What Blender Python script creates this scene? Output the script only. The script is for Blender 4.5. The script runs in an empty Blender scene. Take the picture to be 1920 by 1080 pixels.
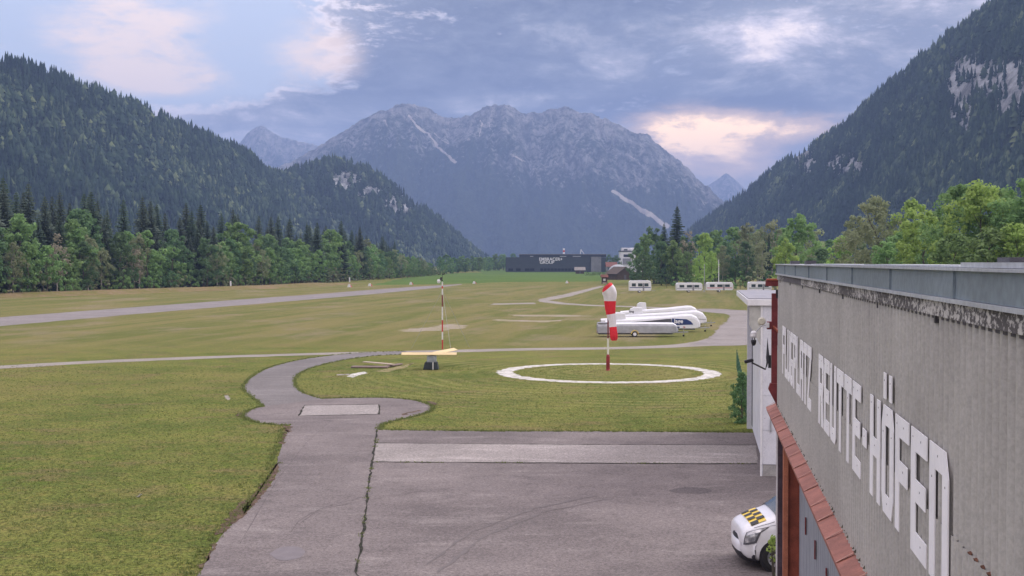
import bpy, bmesh, math, random
import numpy as np
from mathutils import Vector, Matrix
random.seed(7); RNG = np.random.default_rng(7)
SC = bpy.context.scene
COL = SC.collection

# ------------------------------------------------------------------ camera
F_PX, CAM_H, HOR = 2300.0, 7.4, 492.0
PITCH = math.atan((540.0 - HOR) / F_PX)
cam_d = bpy.data.cameras.new('camera'); cam_d.sensor_width = 36.0
cam_d.lens = 36.0 * F_PX / 1920.0; cam_d.clip_start = 0.1; cam_d.clip_end = 60000
cam = bpy.data.objects.new('camera', cam_d); COL.objects.link(cam)
cam.location = (0, 0, CAM_H); cam.rotation_euler = (math.pi / 2 - PITCH, 0, 0)
SC.camera = cam

# ------------------------------------------------------------------ exposure
SC.view_settings.view_transform = 'Standard'; SC.view_settings.look = 'None'
SC.view_settings.gamma = 1.0; SC.view_settings.use_curve_mapping = False
SC.view_settings.exposure = 0.72
SC.cycles.use_denoising = True
SC.cycles.max_bounces = 6; SC.cycles.diffuse_bounces = 3; SC.cycles.glossy_bounces = 2
SC.cycles.transmission_bounces = 4; SC.cycles.transparent_max_bounces = 6; SC.cycles.volume_bounces = 0
SC.cycles.sample_clamp_indirect = 4.0

# ------------------------------------------------------------------ sun and sky
SUN_AZ, SUN_EL = math.radians(60), math.radians(30)      # azimuth clockwise from +Y
SKY_CLEAR = 0.085; CLOUD_GAIN = 1.0
sl = bpy.data.lights.new('sun', 'SUN'); sl.energy = 1.5; sl.angle = math.radians(22); sl.color = (1.0, .95, .91)
so = bpy.data.objects.new('sun', sl); COL.objects.link(so)
sdir = Vector((math.sin(SUN_AZ) * math.cos(SUN_EL), math.cos(SUN_AZ) * math.cos(SUN_EL), math.sin(SUN_EL)))
so.rotation_euler = (-sdir).to_track_quat('-Z', 'Y').to_euler(); so.location = sdir * 300

class NT:
    """small node-tree helper"""
    def __init__(s, tree): s.t = tree; s.n = tree.nodes; s.l = tree.links; s.n.clear()
    def new(s, typ, **kw):
        nd = s.n.new(typ)
        for k, v in kw.items(): setattr(nd, k, v)
        return nd
    def put(s, sock, v):
        if v is None: return
        if isinstance(v, bpy.types.NodeSocket): s.l.new(v, sock)
        elif isinstance(v, (tuple, list)) and len(v) == 3 and sock.type == 'RGBA': sock.default_value = (*v, 1)
        else: sock.default_value = v
    def math(s, op, a, b=None, c=None, clamp=False):
        nd = s.new('ShaderNodeMath', operation=op, use_clamp=clamp)
        for i, v in enumerate((a, b, c)): s.put(nd.inputs[i], v)
        return nd.outputs[0]
    def vmath(s, op, a, b=None, scale=None):
        nd = s.new('ShaderNodeVectorMath', operation=op)
        s.put(nd.inputs[0], a)
        if b is not None: s.put(nd.inputs[1], b)
        if scale is not None: nd.inputs['Scale'].default_value = scale
        return nd.outputs['Value'] if op in ('LENGTH', 'DISTANCE', 'DOT_PRODUCT') else nd.outputs[0]
    def noise(s, vec, scale, detail=4, rough=.55, dist=0.0, out=0):
        nd = s.new('ShaderNodeTexNoise'); s.put(nd.inputs['Vector'], vec)
        nd.inputs['Scale'].default_value = scale; nd.inputs['Detail'].default_value = detail
        nd.inputs['Roughness'].default_value = rough; nd.inputs['Distortion'].default_value = dist
        return nd.outputs[out]
    def range(s, v, a, b, c=0.0, d=1.0, smooth=True):
        nd = s.new('ShaderNodeMapRange', interpolation_type='SMOOTHSTEP' if smooth else 'LINEAR')
        s.put(nd.inputs[0], v)
        for i, q in enumerate((a, b, c, d)): nd.inputs[i + 1].default_value = q
        return nd.outputs[0]
    def mix(s, f, a, b, blend='MIX'):
        nd = s.new('ShaderNodeMix', data_type='RGBA', blend_type=blend)
        s.put(nd.inputs['Factor'], f); s.put(nd.inputs[6], a); s.put(nd.inputs[7], b)
        return nd.outputs[2]
    def sep(s, v):
        nd = s.new('ShaderNodeSeparateXYZ'); s.put(nd.inputs[0], v); return nd.outputs
    def comb(s, x, y, z):
        nd = s.new('ShaderNodeCombineXYZ')
        for i, v in enumerate((x, y, z)): s.put(nd.inputs[i], v)
        return nd.outputs[0]

def build_sky():
    w = bpy.data.worlds.new('World'); SC.world = w; w.use_nodes = True
    k = NT(w.node_tree)
    out = k.new('ShaderNodeOutputWorld'); bg = k.new('ShaderNodeBackground')
    sky = k.new('ShaderNodeTexSky', sky_type='NISHITA', sun_disc=False)
    sky.sun_elevation = SUN_EL; sky.sun_rotation = SUN_AZ
    clear = k.vmath('SCALE', sky.outputs[0], scale=SKY_CLEAR)
    # thin high veil over the blue
    clear = k.mix(.72, clear, (.37, .385, .47))
    d = k.new('ShaderNodeTexCoord').outputs['Generated']
    d = k.vmath('NORMALIZE', d)
    ds = k.vmath('MULTIPLY', d, (1, 1, 2.1))
    def blob(px, py, rx, ry):
        c = Vector(((px - 960) / F_PX, 1.0, (HOR - py) / F_PX)).normalized()
        q = k.vmath('SUBTRACT', d, tuple(c))
        q = k.vmath('MULTIPLY', q, (F_PX / rx, F_PX / rx, F_PX / ry))
        l = k.vmath('LENGTH', q)
        return k.math('EXPONENT', k.math('MULTIPLY', k.math('MULTIPLY', l, l), -1.0))
    warp = k.noise(ds, 5.0, 3, .5, out=1)
    wv = k.vmath('SCALE', k.vmath('SUBTRACT', warp, (.5, .5, .5)), scale=.09)
    dw = k.vmath('ADD', ds, wv)
    n1 = k.noise(dw, 4.2, 6, .55)
    n2 = k.noise(dw, 11.0, 8, .66)
    n3 = k.noise(k.vmath('MULTIPLY', dw, (1, 1, 1.8)), 24.0, 7, .66)
    n4 = k.noise(dw, 60.0, 5, .6)
    fine = k.math('ADD', k.math('MULTIPLY', n2, .5), k.math('ADD', k.math('MULTIPLY', n3, .33), k.math('MULTIPLY', n4, .17)))
    # cover: a deck of cloud everywhere, broken to the left of the valley
    brk = blob(240, 120, 340, 330)
    brk2 = blob(430, 60, 120, 100)
    cov = k.math('ADD', k.math('MULTIPLY', fine, 2.3), k.math('MULTIPLY', n1, .9))
    cov = k.math('ADD', cov, -.85)
    cov = k.math('SUBTRACT', cov, k.math('MULTIPLY', brk, .95))
    cov = k.math('SUBTRACT', cov, k.math('MULTIPLY', brk2, .55))
    low = blob(420, 250, 330, 70)
    cov = k.math('ADD', cov, k.math('MULTIPLY', low, .75))
    cov = k.range(cov, .18, .68)
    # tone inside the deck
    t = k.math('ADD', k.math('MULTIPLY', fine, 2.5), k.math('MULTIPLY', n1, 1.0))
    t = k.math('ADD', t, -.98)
    t = k.math('SUBTRACT', t, k.math('MULTIPLY', blob(1050, 120, 800, 330), .50))  # darkens the deck in view; unseen sky stays brighter to light the ground
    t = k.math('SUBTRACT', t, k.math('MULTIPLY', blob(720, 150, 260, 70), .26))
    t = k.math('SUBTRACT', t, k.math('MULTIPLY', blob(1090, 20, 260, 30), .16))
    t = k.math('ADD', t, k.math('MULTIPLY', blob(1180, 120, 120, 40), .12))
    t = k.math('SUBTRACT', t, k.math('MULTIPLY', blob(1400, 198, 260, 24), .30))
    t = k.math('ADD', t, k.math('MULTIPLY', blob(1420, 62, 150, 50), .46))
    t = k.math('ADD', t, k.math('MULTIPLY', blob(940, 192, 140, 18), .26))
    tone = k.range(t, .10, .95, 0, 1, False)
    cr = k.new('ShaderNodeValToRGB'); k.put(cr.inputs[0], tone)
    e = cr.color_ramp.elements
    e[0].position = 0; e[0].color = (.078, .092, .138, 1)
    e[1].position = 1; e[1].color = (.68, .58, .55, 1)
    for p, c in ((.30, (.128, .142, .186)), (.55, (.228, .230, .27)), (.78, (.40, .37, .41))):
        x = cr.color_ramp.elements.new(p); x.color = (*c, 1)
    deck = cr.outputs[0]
    # lit cloud edges where the deck thins
    edge = k.math('MULTIPLY', k.range(cov, .02, .45), k.math('SUBTRACT', 1.0, k.range(cov, .5, .98)))
    deck = k.mix(k.math('MULTIPLY', edge, k.range(n2, .35, .6, .15, 1.0)), deck, (.74, .60, .56))
    pink = k.math('ADD', blob(250, 60, 150, 75), k.math('MULTIPLY', blob(300, 150, 110, 28), .9))
    pink = k.math('ADD', pink, k.math('MULTIPLY', blob(600, 105, 80, 55), .95))
    pink = k.range(k.math('MULTIPLY', pink, k.math('ADD', k.math('MULTIPLY', fine, 4.2), -1.35)), .12, .75)
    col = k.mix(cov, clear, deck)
    col = k.mix(k.math('MULTIPLY', pink, .72), col, (.72, .54, .43))
    # gap over the pass where the evening light comes through
    gap = k.math('ADD', k.math('MULTIPLY', blob(1272, 256, 95, 42), 1.25), k.math('MULTIPLY', blob(1440, 240, 140, 26), .80))
    gap = k.math('ADD', gap, k.math('MULTIPLY', blob(1370, 290, 110, 55), .5))
    gm = k.math('MULTIPLY', gap, k.math('ADD', k.math('MULTIPLY', fine, 5.4), -1.75))
    warm = k.range(gm, .05, .55)
    hot = k.range(gm, .45, 1.15)
    col = k.mix(k.math('MULTIPLY', warm, .85), col, (.62, .42, .28))
    col = k.mix(hot, col, (1.5, .98, .52))
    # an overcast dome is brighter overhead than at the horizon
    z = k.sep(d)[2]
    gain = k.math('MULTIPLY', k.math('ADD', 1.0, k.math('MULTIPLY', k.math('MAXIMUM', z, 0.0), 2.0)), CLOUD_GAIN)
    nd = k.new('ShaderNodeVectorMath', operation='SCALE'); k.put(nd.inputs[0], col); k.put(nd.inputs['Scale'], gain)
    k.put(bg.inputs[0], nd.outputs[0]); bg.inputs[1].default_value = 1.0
    k.l.new(bg.outputs[0], out.inputs[0])
build_sky()

# ------------------------------------------------------------------ picture <-> place
CP, SP = math.cos(PITCH), math.sin(PITCH)
def ray(px, py):
    a, b = (px - 960) / F_PX, (540 - py) / F_PX
    return Vector((a, CP + b * SP, b * CP - SP))
def at(px, py, D):
    r = ray(px, py); s = D / r.y
    return Vector((r.x * s, D, CAM_H + r.z * s))
def gnd(px, py, z=0.0):
    r = ray(px, py); s = (z - CAM_H) / r.z
    return Vector((r.x * s, r.y * s, z))
def lat(px, D): return (px - 960) / F_PX * D / CP
def project(P):
    x, y, z = P[..., 0], P[..., 1], P[..., 2] - CAM_H
    dep = y * CP - z * SP; up = y * SP + z * CP
    return 960 + F_PX * x / dep, 540 - F_PX * up / dep

# ------------------------------------------------------------------ object helpers
def tag(o, label=None, cat=None, group=None, kind=None):
    if label: o['label'] = label
    if cat: o['category'] = cat
    if group: o['group'] = group
    if kind: o['kind'] = kind
    return o
def empty(name, loc=(0, 0, 0), rz=0.0):
    o = bpy.data.objects.new(name, None); COL.objects.link(o)
    o.location = loc; o.rotation_euler = (0, 0, rz); o.empty_display_size = .3
    return o
def mesh_obj(name, verts, faces, mat, parent=None, smooth=False, mats=None, fmat=None):
    me = bpy.data.meshes.new(name)
    me.from_pydata([tuple(v) for v in verts], [], faces)
    for m in (mats or [mat]): me.materials.append(m)
    if fmat is not None: me.polygons.foreach_set('material_index', np.asarray(fmat, dtype=np.int32))
    if smooth: me.polygons.foreach_set('use_smooth', np.ones(len(me.polygons), dtype=bool))
    me.update()
    o = bpy.data.objects.new(name, me); COL.objects.link(o); o.parent = parent
    return o
def np_mesh(name, V, quads=None, tris=None, mat=None, parent=None, attrs=None, smooth=False):
    me = bpy.data.meshes.new(name); nv = len(V)
    nq = 0 if quads is None else len(quads); ntr = 0 if tris is None else len(tris)
    me.vertices.add(nv); me.vertices.foreach_set('co', np.asarray(V, dtype=np.float32).ravel())
    idx = []; 
    if nq: idx.append(np.asarray(quads, dtype=np.int32).ravel())
    if ntr: idx.append(np.asarray(tris, dtype=np.int32).ravel())
    idx = np.concatenate(idx)
    me.loops.add(len(idx)); me.loops.foreach_set('vertex_index', idx)
    me.polygons.add(nq + ntr)
    st = np.concatenate([np.arange(nq) * 4, nq * 4 + np.arange(ntr) * 3]).astype(np.int32)
    me.polygons.foreach_set('loop_start', st)
    if smooth: me.polygons.foreach_set('use_smooth', np.ones(nq + ntr, dtype=bool))
    me.update(calc_edges=True); me.validate()
    if mat: me.materials.append(mat)
    for nm, arr in (attrs or {}).items():
        a = me.attributes.new(nm, 'FLOAT', 'POINT'); a.data.foreach_set('value', np.asarray(arr, dtype=np.float32))
    o = bpy.data.objects.new(name, me); COL.objects.link(o); o.parent = parent
    return o
class MB:
    """collects boxes, tubes and prisms into one mesh"""
    def __init__(s): s.v = []; s.f = []
    def raw(s, v, f):
        b = len(s.v); s.v += [Vector(p) for p in v]; s.f += [tuple(i + b for i in q) for q in f]; return s
    def box(s, x0, x1, y0, y1, z0, z1, M=None):
        v = [Vector((x, y, z)) for z in (z0, z1) for y in (y0, y1) for x in (x0, x1)]
        if M is not None: v = [M @ p for p in v]
        return s.raw(v, [(0, 2, 3, 1), (4, 5, 7, 6), (0, 1, 5, 4), (2, 6, 7, 3), (0, 4, 6, 2), (1, 3, 7, 5)])
    def bar(s, a, b, w, h=None):
        a, b = Vector(a), Vector(b); h = h or w; d = (b - a); L = d.length
        if L < 1e-6: return s
        q = d.to_track_quat('Z', 'Y').to_matrix().to_4x4(); q.translation = a
        return s.box(-w / 2, w / 2, -h / 2, h / 2, 0, L, q)
    def tube(s, pts, rad, n=8, cap=True):
        pts = [Vector(p) for p in pts]; rad = rad if isinstance(rad, (list, tuple)) else [rad] * len(pts)
        v, f = [], []
        for i, p in enumerate(pts):
            d = (pts[min(i + 1, len(pts) - 1)] - pts[max(i - 1, 0)]).normalized()
            u = d.orthogonal().normalized() if i == 0 else (u0 - d * u0.dot(d)).normalized()
            u0 = u; w = d.cross(u)
            for j in range(n):
                t = 2 * math.pi * j / n
                v.append(p + (u * math.cos(t) + w * math.sin(t)) * rad[i])
        for i in range(len(pts) - 1):
            for j in range(n):
                f.append((i * n + j, i * n + (j + 1) % n, (i + 1) * n + (j + 1) % n, (i + 1) * n + j))
        if cap:
            f.append(tuple(reversed(range(n)))); f.append(tuple(range((len(pts) - 1) * n, len(pts) * n)))
        return s.raw(v, f)
    def prism(s, poly, fn, d0, d1):
        """poly: 2-D outline; fn(u, v, d) -> point"""
        n = len(poly)
        v = [fn(u, w, d0) for u, w in poly] + [fn(u, w, d1) for u, w in poly]
        f = [tuple(range(n)), tuple(reversed(range(n, 2 * n)))]
        f += [(i, n + i, n + (i + 1) % n, (i + 1) % n) for i in range(n)]
        return s.raw(v, f)
    def build(s, name, mat, parent=None, smooth=False, bevel=0.0, seg=2):
        o = mesh_obj(name, s.v, s.f, mat, parent, smooth)
        bm = bmesh.new(); bm.from_mesh(o.data); bmesh.ops.recalc_face_normals(bm, faces=bm.faces)
        if bevel:
            bmesh.ops.bevel(bm, geom=[e for e in bm.edges if len(e.link_faces) == 2 and e.calc_face_angle(0) > .6], offset=bevel, segments=seg, affect='EDGES', profile=.5)
        bm.to_mesh(o.data); bm.free()
        return o
def copy_tree(o, parent=None):
    c = o.copy(); COL.objects.link(c); c.parent = parent
    for ch in list(o.children): copy_tree(ch, c)
    return c
def vnoise(P, seed=0, octaves=4, lac=2.0, gain=.5):
    """value noise for numpy points (n,2) or (n,3)"""
    P = np.asarray(P, float); tot = np.zeros(len(P)); amp = 1.0; nrm = 0
    for o in range(octaves):
        q = P * lac ** o; i = np.floor(q).astype(np.int64); fr = q - i; fr = fr * fr * (3 - 2 * fr)
        dim = P.shape[1]; acc = np.zeros(len(P))
        for corner in range(2 ** dim):
            h = np.full(len(P), seed * 7919 + o * 131, dtype=np.int64); w = np.ones(len(P))
            for a in range(dim):
                bit = (corner >> a) & 1
                h = (h * 73856093) ^ ((i[:, a] + bit) * (19349663, 83492791, 49979687)[a])
                w = w * (fr[:, a] if bit else 1 - fr[:, a])
            h = (h ^ (h >> 13)) * 1274126177
            acc += w * (((h ^ (h >> 16)) & 0xffff) / 65535.0)
        tot += acc * amp; nrm += amp; amp *= gain
    return tot / nrm

# ------------------------------------------------------------------ materials
MATS = {}
def base_mat(name):
    m = bpy.data.materials.new(name); m.use_nodes = True; k = NT(m.node_tree)
    out = k.new('ShaderNodeOutputMaterial'); b = k.new('ShaderNodeBsdfPrincipled')
    k.l.new(b.outputs[0], out.inputs[0]); MATS[name] = m
    return m, k, b, out
def bump(k, b, h, strength, dist):
    n = k.new('ShaderNodeBump'); n.inputs['Strength'].default_value = strength; n.inputs['Distance'].default_value = dist
    k.put(n.inputs['Height'], h); k.l.new(n.outputs[0], b.inputs['Normal'])
def coords(k, world=False):
    return k.new('ShaderNodeNewGeometry').outputs['Position'] if world else k.new('ShaderNodeTexCoord').outputs['Object']
def simple(name, c, rough=.6, var=.25, scale=3.0, metal=0.0, bmp=0.0, dirt=None, spec=.4, stretch=(1, 1, 1), fine=0.12):
    """plain coloured surface with blotches, fine grain and optional dirt"""
    m, k, b, _ = base_mat(name)
    p = k.vmath('MULTIPLY', coords(k), stretch)
    n = k.noise(p, scale, 6, .6); g = k.noise(p, scale * 14, 3, .6)
    col = k.mix(k.range(n, .3, .7), tuple(x * (1 - var) for x in c), tuple(min(x * (1 + var * .6), .95) for x in c))
    col = k.mix(fine, col, k.mix(k.range(g, .3, .7), (0, 0, 0), (1, 1, 1)), 'OVERLAY')
    if dirt:
        dn = k.noise(p, scale * 2.3, 8, .7, .6)
        col = k.mix(k.range(dn, dirt[1], dirt[1] + .16), col, dirt[0])
    k.put(b.inputs['Base Color'], col); b.inputs['Roughness'].default_value = rough
    b.inputs['Metallic'].default_value = metal; b.inputs['Specular IOR Level'].default_value = spec
    if bmp: bump(k, b, g, bmp, .02)
    return m
white_paint = simple('white_paint', (.74, .74, .76), .45, .10, 2, dirt=((.42, .40, .37), .70))
white_panel = simple('white_panel', (.66, .67, .72), .5, .10, 1.2, dirt=((.38, .37, .35), .68))
letter_white = simple('letter_white', (.88, .88, .91), .5, .07, 2, dirt=((.5, .49, .48), .72))
trailer_white = simple('trailer_white', (.76, .77, .80), .35, .08, 1, dirt=((.5, .5, .5), .74))
silver = simple('silver_sheet', (.40, .41, .44), .42, .15, 1.5, metal=.35)
dark_grey = simple('dark_grey_sheet', (.10, .10, .115), .5, .2)
mid_grey = simple('mid_grey_sheet', (.26, .26, .29), .5, .2)
navy = simple('navy_panel', (.022, .045, .16), .4, .15)
black = simple('black_plastic', (.022, .022, .028), .5, .3)
rubber = simple('tyre_rubber', (.025, .025, .027), .85, .3)
steel = simple('galvanised_steel', (.42, .43, .45), .4, .15, metal=.6)
dark_steel = simple('dark_steel', (.06, .06, .075), .45, .3)
red_paint = simple('red_paint', (.50, .035, .035), .5, .2, dirt=((.28, .12, .10), .66))
maroon = simple('maroon_paint', (.19, .035, .040), .5, .3, dirt=((.11, .05, .05), .6))
rust_red = simple('red_column_paint', (.30, .075, .045), .55, .3, dirt=((.16, .05, .04), .6))
concrete = simple('concrete', (.36, .35, .34), .9, .2, 2.5, bmp=.3, dirt=((.20, .19, .18), .6))
old_white = simple('flaking_white', (.66, .66, .64), .7, .12, 2, dirt=((.33, .30, .27), .60))
wood_new = simple('new_board', (.66, .52, .28), .6, .15, 3, stretch=(1, 8, 8))
wood_old = simple('old_board', (.20, .15, .13), .8, .35, 3, stretch=(1, 8, 8))
wood_pale = simple('pale_board', (.46, .38, .31), .8, .25, 3, stretch=(1, 8, 8))
wood_barn = simple('barn_wood', (.085, .06, .045), .85, .3, 1, stretch=(6, 6, .6))
bark = simple('bark', (.11, .09, .075), .9, .35, 2, stretch=(3, 3, .5))
pale_bark = simple('pale_bark', (.34, .31, .28), .8, .35, 2, stretch=(3, 3, .8), dirt=((.10, .09, .08), .62))
fence_green = simple('green_fence_paint', (.035, .105, .065), .5, .2)
glass, k_, b_, _ = base_mat('window_glass')
k_.put(b_.inputs['Base Color'], k_.mix(k_.noise(coords(k_), 1.5, 2), (.03, .05, .06), (.055, .075, .085)))
b_.inputs['Roughness'].default_value = .06; b_.inputs['Specular IOR Level'].default_value = .7
lamp_glass = simple('lamp_glass', (.62, .60, .50), .25, .1)
van_paint, k_, b_, _ = base_mat('van_paint')
k_.put(b_.inputs['Base Color'], k_.mix(k_.range(k_.noise(coords(k_), 2.5, 6, .6), .4, .8), (.76, .76, .79), (.66, .66, .68)))
b_.inputs['Roughness'].default_value = .3; b_.inputs['Coat Weight'].default_value = .5; b_.inputs['Coat Roughness'].default_value = .08
head_glass, k_, b_, _ = base_mat('headlight_glass')
k_.put(b_.inputs['Base Color'], k_.mix(k_.range(k_.noise(coords(k_), 9, 3), .35, .65), (.30, .31, .34), (.75, .76, .78)))
b_.inputs['Roughness'].default_value = .12; b_.inputs['Metallic'].default_value = .5
yellow = simple('yellow_film', (.78, .56, .08), .45, .1)

def ground_material():
    m, k, b, _ = base_mat('lawn')
    p = coords(k, True); X, Y, Z = k.sep(p)
    big = k.noise(p, .035, 5, .6); med = k.noise(p, .22, 6, .62); sm = k.noise(p, 1.7, 5, .65)
    fn = k.noise(p, 9.0, 4, .7); vf = k.noise(p, 34.0, 3, .7)
    # mowing lanes that run along the runway
    a = math.radians(9.6)
    u = k.math('SUBTRACT', k.math('MULTIPLY', X, math.cos(a)), k.math('MULTIPLY', Y, math.sin(a)))
    v = k.math('ADD', k.math('MULTIPLY', X, math.sin(a)), k.math('MULTIPLY', Y, math.cos(a)))
    lane = k.noise(k.comb(k.math('MULTIPLY', u, .22), k.math('MULTIPLY', v, .012), 0.0), 1.0, 5, .7)
    far = k.range(Y, 95, 125)
    g1, g2, g3 = (0.082, 0.114, 0.024), (0.144, 0.161, 0.039), (0.197, 0.175, 0.060)
    col = k.mix(k.range(med, .34, .66), g1, g2)
    col = k.mix(k.math('MULTIPLY', k.range(big, .45, .62), .55), col, g3)
    col = k.mix(k.math('MULTIPLY', k.range(k.noise(k.vmath('MULTIPLY', p, (.5, 1.0, 1)), .45, 6, .7), .50, .66), .7), col, (0.155, 0.119, 0.060))
    col = k.mix(k.math('MULTIPLY', k.range(k.noise(p, .33, 4, .6, .5), .58, .72), .6), col, (0.105, 0.155, 0.018))
    col = k.mix(k.math('MULTIPLY', k.range(sm, .42, .72), .55), col, (0.197, 0.164, 0.052))
    # drier turf beyond the crossing track, in lanes
    dry = k.math('MULTIPLY', far, k.math('SUBTRACT', 1.0, k.range(Y, 330, 470)))
    dcol = k.mix(k.range(lane, .38, .62), (0.113, 0.126, 0.034), (0.189, 0.164, 0.066))
    dcol = k.mix(k.math('MULTIPLY', k.range(k.noise(k.comb(k.math('MULTIPLY', u, .10), k.math('MULTIPLY', v, .045), 3.0), 1.0, 6, .66), .50, .66), .75), dcol, (0.239, 0.189, 0.126))
    col = k.mix(k.math('MULTIPLY', dry, .8), col, dcol)
    # rings left by the mower round the wind circle
    c0 = gnd(1140, 698)
    r = k.vmath('DISTANCE', k.comb(X, Y, 0.0), (c0.x, c0.y, 0))
    rn = k.math('ADD', r, k.math('MULTIPLY', k.noise(p, .12, 3), 2.2))
    ring = k.math('SINE', k.math('MULTIPLY', rn, 5.2))
    rmask = k.math('MULTIPLY', k.range(r, 28, 20), k.range(k.noise(p, .18, 3), .35, .6))
    rmask = k.math('MULTIPLY', rmask, k.range(X, -14, -4))
    col = k.mix(k.math('MULTIPLY', k.math('MULTIPLY', rmask, k.range(ring, -.2, .9)), .34), col, (0.277, 0.265, 0.097))
    # grain
    col = k.mix(.8, col, k.mix(k.range(fn, .30, .70), (.12, .12, .12), (.88, .88, .88)), 'OVERLAY')
    col = k.mix(.6, col, k.mix(k.range(vf, .30, .70), (.15, .15, .15), (.85, .85, .85)), 'OVERLAY')
    k.put(b.inputs['Base Color'], col); b.inputs['Roughness'].default_value = .95; b.inputs['Specular IOR Level'].default_value = .08
    bump(k, b, k.math('ADD', k.math('MULTIPLY', fn, 1.0), k.math('MULTIPLY', vf, .6)), .7, .06)
    return m
lawn = ground_material()
def turf(name, c1, c2, c3, s=.25):
    m, k, b, _ = base_mat(name); p = coords(k, True)
    col = k.mix(k.range(k.noise(p, s, 6, .6), .35, .65), c1, c2)
    col = k.mix(k.math('MULTIPLY', k.range(k.noise(p, s * 6, 5, .65), .45, .7), .6), col, c3)
    f = k.noise(p, 7, 4, .7)
    col = k.mix(.5, col, k.mix(k.range(f, .3, .7), (.1, .1, .1), (.9, .9, .9)), 'OVERLAY')
    k.put(b.inputs['Base Color'], col); b.inputs['Roughness'].default_value = .95; b.inputs['Specular IOR Level'].default_value = .08
    bump(k, b, f, .6, .06)
    return m
meadow_m = turf('lush_meadow', (0.063, 0.118, 0.020), (0.084, 0.143, 0.027), (0.118, 0.147, 0.038), .03)
bank_m = turf('rough_grass', (0.143, 0.134, 0.042), (0.202, 0.155, 0.080), (0.235, 0.160, 0.109), .12)
def asphalt(name, c1, c2, worn, crackc=(.05, .045, .045), streak=None):
    m, k, b, _ = base_mat(name); p = coords(k, True)
    big = k.noise(p, .16, 6, .62); med = k.noise(p, 1.1, 6, .65); f = k.noise(p, 22, 4, .75); ff = k.noise(p, 70, 2, .7)
    col = k.mix(k.range(big, .32, .68), c1, c2)
    q = p if streak is None else k.vmath('MULTIPLY', p, streak)
    w = k.noise(q, .9, 7, .68, .4)
    col = k.mix(k.math('MULTIPLY', k.range(w, .50, .72), .6), col, worn)
    col = k.mix(k.math('MULTIPLY', k.range(med, .52, .72), .45), col, tuple(x * .72 for x in c1))
    col = k.mix(.30, col, k.mix(k.range(k.noise(p, 9, 3, .75), .3, .7), (.12, .12, .12), (.88, .88, .88)), 'OVERLAY')
    col = k.mix(.38, col, k.mix(k.range(f, .3, .7), (.08, .08, .08), (.92, .92, .92)), 'OVERLAY')
    col = k.mix(.28, col, k.mix(k.range(ff, .3, .7), (.1, .1, .1), (.9, .9, .9)), 'OVERLAY')
    k.put(b.inputs['Base Color'], col); b.inputs['Roughness'].default_value = .9; b.inputs['Specular IOR Level'].default_value = .2
    bump(k, b, f, .35, .02)
    return m
apron_m = asphalt('weathered_asphalt', (0.126, 0.109, 0.107), (0.193, 0.168, 0.162), (0.260, 0.232, 0.222), streak=(.35, 1.0, 1))
path_m = asphalt('worn_path', (0.139, 0.128, 0.126), (0.189, 0.175, 0.172), (0.260, 0.244, 0.235), streak=(.25, 1.6, 1))
runway_m = asphalt('runway_asphalt', (0.189, 0.172, 0.168), (0.231, 0.210, 0.206), (0.269, 0.244, 0.239))
slab_m = asphalt('concrete_slab', (0.227, 0.206, 0.195), (0.302, 0.273, 0.260), (0.454, 0.412, 0.395), streak=(.22, 1.2, 1))
pad_m = asphalt('concrete_pad', (0.244, 0.223, 0.210), (0.286, 0.260, 0.248), (0.336, 0.311, 0.294))
gravel_m = asphalt('gravel', (0.202, 0.181, 0.172), (0.260, 0.239, 0.231), (0.302, 0.277, 0.260))
track_m = asphalt('dusty_track', (0.235, 0.214, 0.189), (0.294, 0.269, 0.244), (0.277, 0.244, 0.185))
soil_m = turf('bare_soil', (.075, .050, .038), (.125, .085, .068), (.16, .13, .07), 1.2)
crack_m = turf('dark_joint', (.022, .022, .022), (.045, .042, .036), (.05, .06, .02), 2.0)
stain_m = asphalt('oil_stain', (.095, .083, .085), (.115, .10, .10), (.14, .12, .12))
ring_m, k_, b_, _ = base_mat('worn_white_marking')
p_ = coords(k_, True)
c_ = k_.mix(k_.range(k_.noise(p_, 1.6, 7, .7), .40, .66), (.58, .565, .53), (.27, .26, .21))
c_ = k_.mix(.35, c_, k_.mix(k_.range(k_.noise(p_, 20, 3, .7), .3, .7), (.1, .1, .1), (.9, .9, .9)), 'OVERLAY')
k_.put(b_.inputs['Base Color'], c_); b_.inputs['Roughness'].default_value = .9

def leaf_material(name, c1, c2, trans=.42, lo=.98, hi=1.48):
    m, k, b, out = base_mat(name)
    at_ = k.new('ShaderNodeAttribute', attribute_name='tint')
    oi = k.new('ShaderNodeObjectInfo')
    col = k.mix(at_.outputs['Fac'], c1, c2)
    hs = k.new('ShaderNodeHueSaturation'); k.put(hs.inputs['Color'], col)
    k.put(hs.inputs['Hue'], k.range(oi.outputs['Random'], 0, 1, .487, .512, False))
    k.put(hs.inputs['Value'], k.range(oi.outputs['Random'], 0, 1, lo, hi, False)); k.put(hs.inputs['Saturation'], .95)
    k.put(b.inputs['Base Color'], hs.outputs[0]); b.inputs['Roughness'].default_value = .7; b.inputs['Specular IOR Level'].default_value = .2
    tr = k.new('ShaderNodeBsdfTranslucent'); k.put(tr.inputs[0], hs.outputs[0])
    mx = k.new('ShaderNodeMixShader'); mx.inputs[0].default_value = trans
    k.l.new(b.outputs[0], mx.inputs[1]); k.l.new(tr.outputs[0], mx.inputs[2]); k.l.new(mx.outputs[0], out.inputs[0])
    return m
leaf_mid = leaf_material('leaf_mid_green', (.120, .215, .070), (.205, .320, .110))
leaf_dark = leaf_material('leaf_dark_green', (.070, .140, .062), (.135, .230, .098))
leaf_light = leaf_material('leaf_light_green', (.215, .335, .070), (.310, .440, .105), .45)
leaf_grey = leaf_material('leaf_grey_green', (.170, .205, .110), (.265, .295, .160))
leaf_brown = leaf_material('leaf_brownish', (.19, .17, .125), (.26, .23, .175))
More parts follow.
